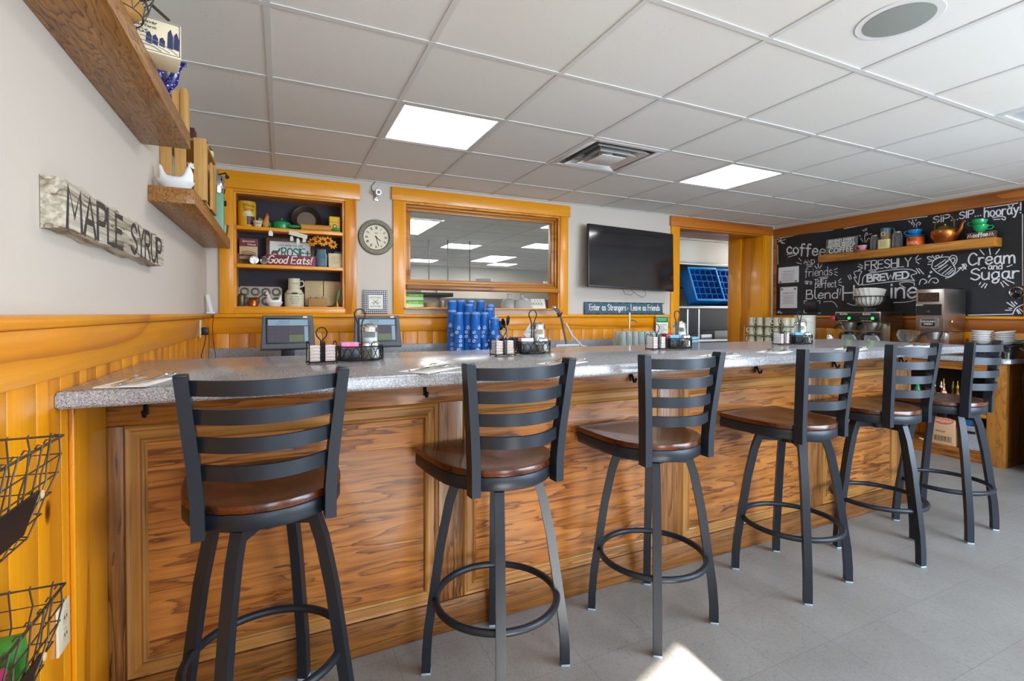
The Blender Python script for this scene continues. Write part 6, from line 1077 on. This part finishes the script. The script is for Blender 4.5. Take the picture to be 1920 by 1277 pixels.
for k in range(3):
    for i in range(5):
        p = put(MG, (5.13, .287-.107*i, ZR+.0095+.108*k), R((125, -50, 140, 118, -62)[(i+k*2) % 5]), 'cream mug, %s of five in the front row of the %s tray' % (ps[i], nm[k]))
        put(MG, (5.235, .287-.107*i, ZR+.0095+.108*k), R((130, -45, -60, 115, 140)[(i+k) % 5]), 'cream mug, %s of five in the back row of the %s tray' % (ps[i], nm[k]))
# bowls, pan, knife
t = thing('roasting_pan', 'dark speckled enamel roasting pan under the stacked bowls', 'roasting pan', (5.50, -1.78, ZR)); ENP = mat('pan_enamel', '#1d2630', .25, coat=.5)
def _ep():
    k = NT(ENP); v = k.n('TexVoronoi', Scale=190); k.l(k.coords(), v.inputs['Vector']); k.l(k.ramp(v.outputs['Distance'], [(.14, '#b9c4cf'), (.24, '#1a222b')]), k.b.inputs['Base Color'])
_ep()
rbox = lambda w, h, z: [Vector((x, y, z)) for x, y in rp(w, h, .03)]; MB().loft([rbox(.12, .14, 0), rbox(.13, .15, .004), rbox(.142, .162, .09), rbox(.15, .17, .094), rbox(.15, .17, .098), rbox(.138, .158, .096)]).build('pan', ENP, t); MB().tube([(-.05, -.172, .088), (-.04, -.19, .075), (.04, -.19, .075), (.05, -.172, .088)], .006, 8).build('handle', CHROME, t)
tag(MB().box((5.50, -1.785, ZR+.1025), (.28, .32, .008), .003).build('tray', mat('tray_dark', '#2b2f33', .5)), 'dark flat tray lying on the roasting pan under the white bowls', 'tray')
BOWL = MB().lathe([(.03, 0), (.034, .002), (.050, .012), (.060, .028), (.070, .034), (.070, .038), (.063, .036), (.045, .014), (0, .008)], 28).build('soup_bowl', WHITE)
for i in range(5): tag(put(BOWL, (5.455, -1.715, ZR+.1075+.019*i), 0, 'white bowl in the straight left stack on the roasting pan'), 'white bowl in the straight left stack on the roasting pan', 'bowl', 'white bowls, left stack')
for i in range(5): p = tag(put(BOWL, (5.47, -1.856, ZR+.1075+.018*i), 0, 'x'), 'white bowl in the leaning right stack on the roasting pan', 'bowl', 'white bowls, right stack'); p.rotation_euler = (R(-1.6*i), R(-1.2*i), 0)
PL = MB().lathe([(.04, 0), (.044, .002), (.078, .011), (.080, .014), (.076, .014), (.04, .006), (0, .005)], 28).build('small_plate', WHITE)
for i in range(4): tag(put(PL, (5.60, -1.865, ZR+.1075+.0105*i), 0, 'x'), 'small white plate in the low pile behind the leaning bowls', 'plate', 'small white plates')
t = thing('kitchen_knife', 'knife with a pale handle lying on the right counter edge', 'knife', (5.36, -1.40, ZR)); t.rotation_euler = (0, 0, R(97)); MB().prism([(-.11, -.012), (.05, -.014), (.05, .012), (-.09, .012)], .001, .0035).build('blade', STEEL_D, t); MB().box((.075, 0, .007), (.05, .018, .013), .004).build('bolster', BLACK, t); MB().box((.145, 0, .007), (.09, .018, .013), .005).build('handle', WHITE, t)
t = thing('measuring_cup', 'small steel cup beside the roasting pan at the right edge', 'cup', (5.36, -1.915, ZR)); MB().lathe([(.016, 0), (.024, .05), (.026, .052), (.022, .05)], 18).build('cup', STEEL, t)
# ---------------------------------------------------------------- inside the open shelf unit
ZM, ZBt = .4155, .0955; SYR = glass('syrup', '#c46a14', clear=.35); BOTS = [(-1.335, .0, 'syrup', '#d9731a', .21), (-1.395, .03, 'tall', '#6b3a1c', .22), (-1.44, .04, 'tall', '#4a2a18', .21), (-1.475, 0, 'square', '#b85a14', .24), (-1.53, .03, 'tall', '#7a4a14', .22), (-1.575, .0, 'tall', '#8a5a12', .23)]
for k, (y, dx, kind, c, h) in enumerate(BOTS):
    lab = ('amber flask with a pour spout, leftmost in the open shelf', 'slim dark bottle second from the left in the open shelf', 'slim dark bottle third from the left in the open shelf', 'square amber bottle with a round green label in the open shelf', 'brown bottle with gold top right of the square bottle', 'brown bottle at the right end of the bottle row')[k]
    t = thing('liquor_bottle', lab, 'bottle', (5.40+dx, y, ZM), 0, 'bottles in the open shelf unit'); r = .032 if kind in ('syrup', 'square') else .021
    MB().lathe([(r*.9, 0), (r, .004), (r, h*.5), (r*.5, h*.66), (.010, h*.72), (.010, h*.82)], 4 if kind == 'square' else 16).build('bottle', glass('bottle_'+c[1:], c, clear=.25), t)
    MB().lathe([(.012, h*.8205), (.012, h*.9), (.005, h*.95), (.004, h*1.1), (0, h*1.1)], 12).build('pour_spout', CHROME if k < 3 else BRASS, t)
    if kind == 'square': MB().prism(arc(0, 0, .017, 0, 360, 16)[:-1], 0, .001, frame((-r*.72-.003, -.0, h*.22), (0, -1, 0), (0, 0, 1))).build('round_label', mat('label_lime', '#b5c840', .6), t)
t = thing('green_bottle', 'green bottle glimpsed at the left end of the open shelf', 'bottle', (5.42, -1.27, ZM)); MB().lathe([(.028, 0), (.03, .004), (.03, .13), (.012, .18), (.012, .23), (0, .23)], 16).build('bottle', GREEN, t)
for k in range(5): tag(MB().box((5.42+.015*k, -1.66+.02*(k % 2), ZM+.008+.0165*k), (.12, .15, .015), .003, None).build('menu_book', mat('menu_%d' % k, ('#c9c6ba', '#39404a', '#b9c2a0', '#2a2f36', '#8f9aa4')[k], .6)), ('lowest', 'second lowest', 'middle', 'second highest', 'top')[k]+' booklet in the pile beside the bottles', 'booklet', 'booklets on the open shelf')
t = thing('digital_clock', 'black box with glowing blue violet digits in the open shelf', 'clock', (5.40, -1.80, ZM)); MB().box((0, 0, .045), (.08, .11, .09), .004).build('case', BLACK, t); text('digits', '4:23', .042, mat('digits_blue', '#3a2cff', .4, emit=6), t, frame((-.0405, 0, .05), (0, -1, 0), (0, 0, 1)))
t = thing('carton', 'tan cardboard carton printed in red on the bottom shelf', 'carton', (5.45, -1.495, ZBt)); MB().box((0, 0, .135), (.19, .17, .27), .003).build('carton', mat('cardboard', '#c9a37c', .8), t); fr = frame((-.0952, 0, .135), (0, -1, 0), (0, 0, 1)); text('print', 'CHOLULA', .042, RED, t, fr @ Matrix.Translation((0, .095, 0)), xs=.8); text('print', 'HOT SAUCE', .018, RED, t, fr @ Matrix.Translation((0, .06, 0))); text('print', 'SINCAP', .022, INK, t, fr @ Matrix.Translation((-.02, -.02, 0)))
b = MB()
for k in range(14): ribbon(b, [(-.055+.008*k, -.10), (-.055+.008*k, -.065)], .002+.002*(k % 3 == 0), fr)
for q in ([(-.062, -.105), (.06, -.105)], [(-.062, -.06), (.06, -.06)], [(-.062, -.105), (-.062, -.06)], [(.06, -.105), (.06, -.06)]): ribbon(b, q, .002, fr)
b.build('barcode', INK, t); b = MB(); ribbon(b, arc(0, .10, .078, 200, 340, 14, .05), .006, fr); ribbon(b, arc(0, .10, .078, 30, 150, 14, .03), .005, fr); b.build('red_swirl', RED, t)
t = thing('woven_basket', 'white plastic woven basket with handle slot on the bottom shelf', 'basket', (5.445, -1.694, ZBt)); WV = mat('white_weave', '#cfd2da', .5)
def _wv():
    k = NT(WV); tt = k.n('TexCoord'); sp = k.n('SeparateXYZ'); mp = k.n('CombineXYZ'); k.l(tt.outputs['Object'], sp.inputs[0]); k.l(sp.outputs[1], mp.inputs[0]); k.l(sp.outputs[2], mp.inputs[1]); br = k.n('TexBrick', Scale=1); br.inputs['Brick Width'].default_value = .018; br.inputs['Row Height'].default_value = .010; br.inputs['Mortar Size'].default_value = .0022; br.inputs['Color1'].default_value = hexc('#d6d9e0'); br.inputs['Color2'].default_value = hexc('#c6c9d2'); br.inputs['Mortar'].default_value = hexc('#6f717a'); k.l(mp.outputs[0], br.inputs['Vector']); k.l(br.outputs[0], k.b.inputs['Base Color'])
_wv()
MB().loft([rbox(.08, .082, 0), rbox(.085, .087, .003), rbox(.098, .098, .19), rbox(.102, .102, .195), rbox(.10, .10, .20), rbox(.09, .09, .197)]).build('basket', WV, t)
for v in t.children[0].data.vertices: v.co.y *= 1.0
MB().box((-.0985, 0, .15), (.004, .06, .022), .006).build('handle_slot', BLACK, t)
for k, (c, y, lab) in enumerate((('#2d5fa6', -1.66, 'blue'), ('#8c2f58', -1.73, 'wine red'))): tag(MB().box((5.44, y, ZBt+.225), (.10, .055, .05), .008).build('packet', mat('tub_%d' % k, c, .5)), lab+' packet on top in the white woven basket', 'packet')
tag(MB().tube([(5.40, -1.30, ZBt+.008), (5.37, -1.34, ZBt+.008), (5.375, -1.385, ZBt+.008)], .008, 8).build('pipe_stub', WHITE), 'short white hose end on the bottom shelf', 'hose')
# tall blue grey cabinet at the right edge
t = thing('steel_locker', 'tall blue grey steel cabinet edge at the right border', 'cabinet'); MB().bx(5.285, XR-.045, -2.75, -2.06, .06, 1.155, .006).build('body', mat('locker_grey', '#54646d', .45, .3), t); MB().bx(5.31, XR-.06, -2.73, -2.08, .0, .0595).build('plinth', BLACK, t); MB().bx(5.275, 5.2845, -2.74, -2.07, .08, 1.14, .003).build('door', mat('locker_door', '#5a6a73', .4, .3), t)
# ================================================================ kitchen seen through the pass window
GB = mat('lime_box', '#6fbf2f', .5); GW = mat('lime_white', '#cfe8b8', .5)
for k in range(2):
    t = thing('glove_box', ('lower', 'upper')[k]+' of two lime green glove boxes at the left of the pass opening', 'box', (1.128, .60, 1.3005+.062*k), R(-2), 'lime green glove boxes'); MB().box((0, 0, .0305), (.155, .1, .06), .002).build('box', GB, t); fr = frame((0, -.0502, .03), (1, 0, 0), (0, 0, 1)); MB().prism([(-.077, -.029), (.077, -.022), (.077, .0), (-.077, .006)], 0, .0005, fr).build('pale_band', GW, t); text('print', 'VINYL GLOVES', .013, PAPER, t, fr @ Matrix.Translation((-.01, .018, 0)))
MLK = glass('clear_plastic', '#eef0ee', clear=.6, rough=.15)
for k, (x, y, r, lab) in enumerate(((2.11, .66, .085, 'left'), (2.22, .59, .10, 'right'))): t = thing('cake_dome', '%s clear plastic food dome on the pass sill' % lab, 'dome', (x, y, 1.3005), 0, 'clear food domes'); MB().lathe([(r, 0), (r, .05), (r*.8, .085), (r*.3, .098), (.02, .10), (.018, .14), (.03, .145), (0, .147)], 24).build('dome', MLK, t)
t = thing('table_tent', 'small white and red table tent card on the pass sill', 'card', (2.375, .545, 1.3005)); MB().prism([(-.09, 0), (.09, 0), (.085, .1), (-.075, .1)], -.002, 0, frame((0, 0, 0), (1, 0, 0), (0, .25, 1))).build('front', PAPER, t); MB().prism([(-.115, 0), (-.09, 0), (-.085, .095)], -.02, 0, frame((0, .004, 0), (1, 0, 0), (0, .25, 1))).build('red_side', RED, t); b = MB(); fr = frame((0, -.001, 0), (1, 0, 0), (0, .25, 1))
for k in range(4): ribbon(b, smooth([(-.055+.03*k, .04), (-.045+.03*k, .058), (-.035+.03*k, .036)]), .005, fr)
for k in range(3): ribbon(b, [(-.03+.03*k, .066), (-.026+.03*k, .082)], .003, fr)
b.build('scribble', mat('scribble_green', '#4d6b4a', .8), t)
for k in range(4): tag(MB().lathe([(.04, 0), (.06, .03), (.062, .032), (.055, .031), (.035, .004)], 22, (1.30+.03*(k > 1), .66, 1.3005+.018*(k % 2)+.0)).build('prep_bowl', CREAM) if k in (0, 1) else MB().lathe([(.03, 0), (.036, .07), (.034, .07), (.028, .004)], 18, (1.42+.085*(k-2), .68, 1.3005)).build('prep_bowl', STEEL), ('lower cream bowl beside the glove boxes', 'upper cream bowl beside the glove boxes', 'small steel cup beside the cream bowls on the pass sill', 'small steel cup nearest the tumblers on the pass sill')[k], 'bowl', 'bowls and cups on the pass sill')
# plate shelf hung from the ceiling behind the glass
t = thing('hanging_shelf', 'steel kitchen shelf hung on rods behind the pass window', 'shelf'); MB().bx(1.75, 4.3, 3.2, 3.6, 1.66, 1.675).build('shelf_board', STEEL_D, t)
for x, y in ((2.05, 3.4), (2.31, 3.3), (2.66, 3.3), (4.2, 3.4)): MB().cyl((x, y, 1.6755), (x, y, 2.353), .009, n=8).build('rod', STEEL_D, t)
PLW = MB().lathe([(.08, 0), (.09, .002), (.135, .014), (.137, .017), (.13, .016), (.08, .006), (0, .005)], 24).build('dinner_plate', WHITE); used.discard(PLW.name)
for i in range(9): tag(put(PLW, (2.93, 3.4, 1.6755+.0125*i), 0, 'x'), 'white plate in the tall pile on the hanging kitchen shelf', 'plate', 'plates on the hanging shelf')
for i in range(5): tag(put(PLW, (2.58, 3.4, 1.6755+.0125*i), 0, 'x'), 'white plate in the low pile on the hanging kitchen shelf', 'plate', 'plates on the hanging shelf, low pile')
t = thing('corner_pole', 'white vertical pole at the right edge of the pass window', 'pole', (3.02, 1.25, 0)); MB().bx(-.02, .02, -.02, .02, 0, 2.354, .003).build('pole', KWALL, t)
t = thing('foam_cup_stack', 'tall white foam cup stack at the right of the pass window', 'cups', (4.05, 3.4, 1.6755)); MB().lathe([(.045, 0), (.055, .11), (.058, .112), (.05, .112), (0, .11)], 20).build('cup', WHITE, t)
# steel cooking line, low behind the opening
t = thing('cook_line', 'steel cooking line with slanted hood edges behind the pass opening', 'counter'); MB().bx(.0, 4.4, 3.0, 3.9, 0, .95, .005).build('counter', STEEL, t); MB().bx(.0, 4.4, 3.9005, 3.93, .95, 1.5).build('splash', STEEL, t)
t = thing('over_shelf', 'dark steel shelf on legs over the cooking line', 'shelf'); MB().bx(.2, 2.4, 3.3, 3.88, 1.50, 1.56, .01).build('shelf_board', STEEL_D, t)
for x in (.6, 1.5, 2.35): MB().bx(x, x+.04, 3.81, 3.85, .951, 1.499).build('leg', STEEL, t)
tag(MB().bx(1.3, 1.9, 3.35, 3.75, .951, 1.2, .01).build('griddle', STEEL_D), 'dark griddle on the cooking line behind the pass opening', 'griddle')
tag(MB().bx(.7, 1.15, 3.4, 3.75, .951, 1.32, .01).build('microwave', mat('oven_grey', '#86837c', .4, .4)), 'grey oven on the cooking line behind the glove boxes', 'oven')
tag(MB().bx(3.3, 4.6, 7.2, 7.349, 1.0, 1.9, .01).build('notice_board', mat('board_pale', '#cbc4b6', .8)), 'pale board on the far kitchen wall', 'board')
tag(MB().bx(2.2, 2.9, 7.1, 7.349, .0, 2.0, .01).build('kitchen_door', mat('door_brown', '#7a6a58', .6)), 'brownish door on the far kitchen wall', 'door')
# ================================================================ dish room through the doorway
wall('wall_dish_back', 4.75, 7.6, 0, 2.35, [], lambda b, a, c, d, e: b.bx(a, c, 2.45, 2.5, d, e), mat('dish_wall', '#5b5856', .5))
t = thing('hood', 'white plaster soffit over the dish room shelves', 'hood'); MB().bx(4.9, 7.4, 1.75, 2.44, 2.02, 2.354, .004).build('soffit', KWALL, t); MB().bx(4.9, 7.4, 1.72, 2.44, 1.985, 2.0195, .004).build('steel_edge', STEEL, t)
t = thing('dish_rack_shelf', 'steel pipe shelving in the dish room behind the doorway', 'shelf unit')
SH_Z = (.45, .86, 1.345, 1.62)
for z, y0, y1 in ((.86, 1.5, 2.35), (1.345, 1.5, 2.2), (.45, 1.5, 2.35)):
    MB().cyl((5.0, y0, z), (7.3, y0, z), .022, n=12).build('front_rail', STEEL, t); MB().bx(5.0, 7.3, y0+.02, y1, z-.006, z+.006).build('shelf', STEEL_D, t)
MB().cyl((5.0, 2.1, 1.66), (6.2, 2.1, 1.66), .02, n=12).build('upper_rail', STEEL, t)
for x in (5.40, 5.62, 6.35): MB().cyl((x, 1.6, 0), (x, 1.6, 1.34), .016, n=10).build('leg', STEEL, t)
MB().cyl((5.28, 2.1, 0), (5.28, 2.1, 1.85), .016, n=10).build('leg', STEEL, t)
RKB = mat('rack_blue', '#1275c9', .45); RKI = mat('rack_blue_dark', '#0b3f9a', .5)
def dish_rack(loc, lab):
    t = thing('glass_rack', lab, 'dish rack', loc, R(-4), 'blue glass racks'); m = Matrix.Rotation(R(68), 4, 'X'); w = .26; h = .20
    MB().box((0, w, .01), (2*w, 2*w, .012), .003, m).build('base', RKI, t)
    for q in ((0, .006, 2*w, .012), (0, 2*w-.006, 2*w, .012), (-w+.006, w, .012, 2*w-.024), (w-.006, w, .012, 2*w-.024)): MB().box((q[0], q[1], h/2+.017), (q[2], q[3], h), .003, m).build('side', RKB, t)
    for q in ((0, .0, 2*w+.02, .03), (0, 2*w, 2*w+.02, .03), (-w, w, .03, 2*w-.03), (w, w, .03, 2*w-.03)): MB().box((q[0], q[1], h+.022), (q[2], q[3], .012), .004, m).build('rim', mat('rack_rim', '#2a97e6', .4), t)
    for i in range(1, 5):
        MB().box((-w+2*w*i/5, w, h*.5+.017), (.006, 2*w-.03, h*.96), 0, m).build('divider', RKB, t); MB().box((0, 2*w*i/5, h*.5+.017), (2*w-.03, .006, h*.96), 0, m).build('divider', RKB, t)
    return t
dish_rack((5.80, 1.73, 1.375), 'left blue compartment rack leaning on the dish room shelf'); dish_rack((6.38, 1.77, 1.375), 'right blue compartment rack, half hidden by the door jamb')
tag(MB().bx(5.95, 6.5, 1.6, 1.9, .8665, 1.0, .01).build('bus_tub', mat('tub_grey', '#8f8f8d', .5)), 'grey plastic tub on the lower dish room shelf', 'tub')
tag(MB().bx(5.70, 5.92, 1.62, 1.85, .8665, .95, .01).build('food_pan', STEEL), 'small steel pan left of the grey tub', 'pan')
l = bpy.data.lights.new('dish_room_lamp', 'AREA'); 
bpy.data.lights.remove(l)
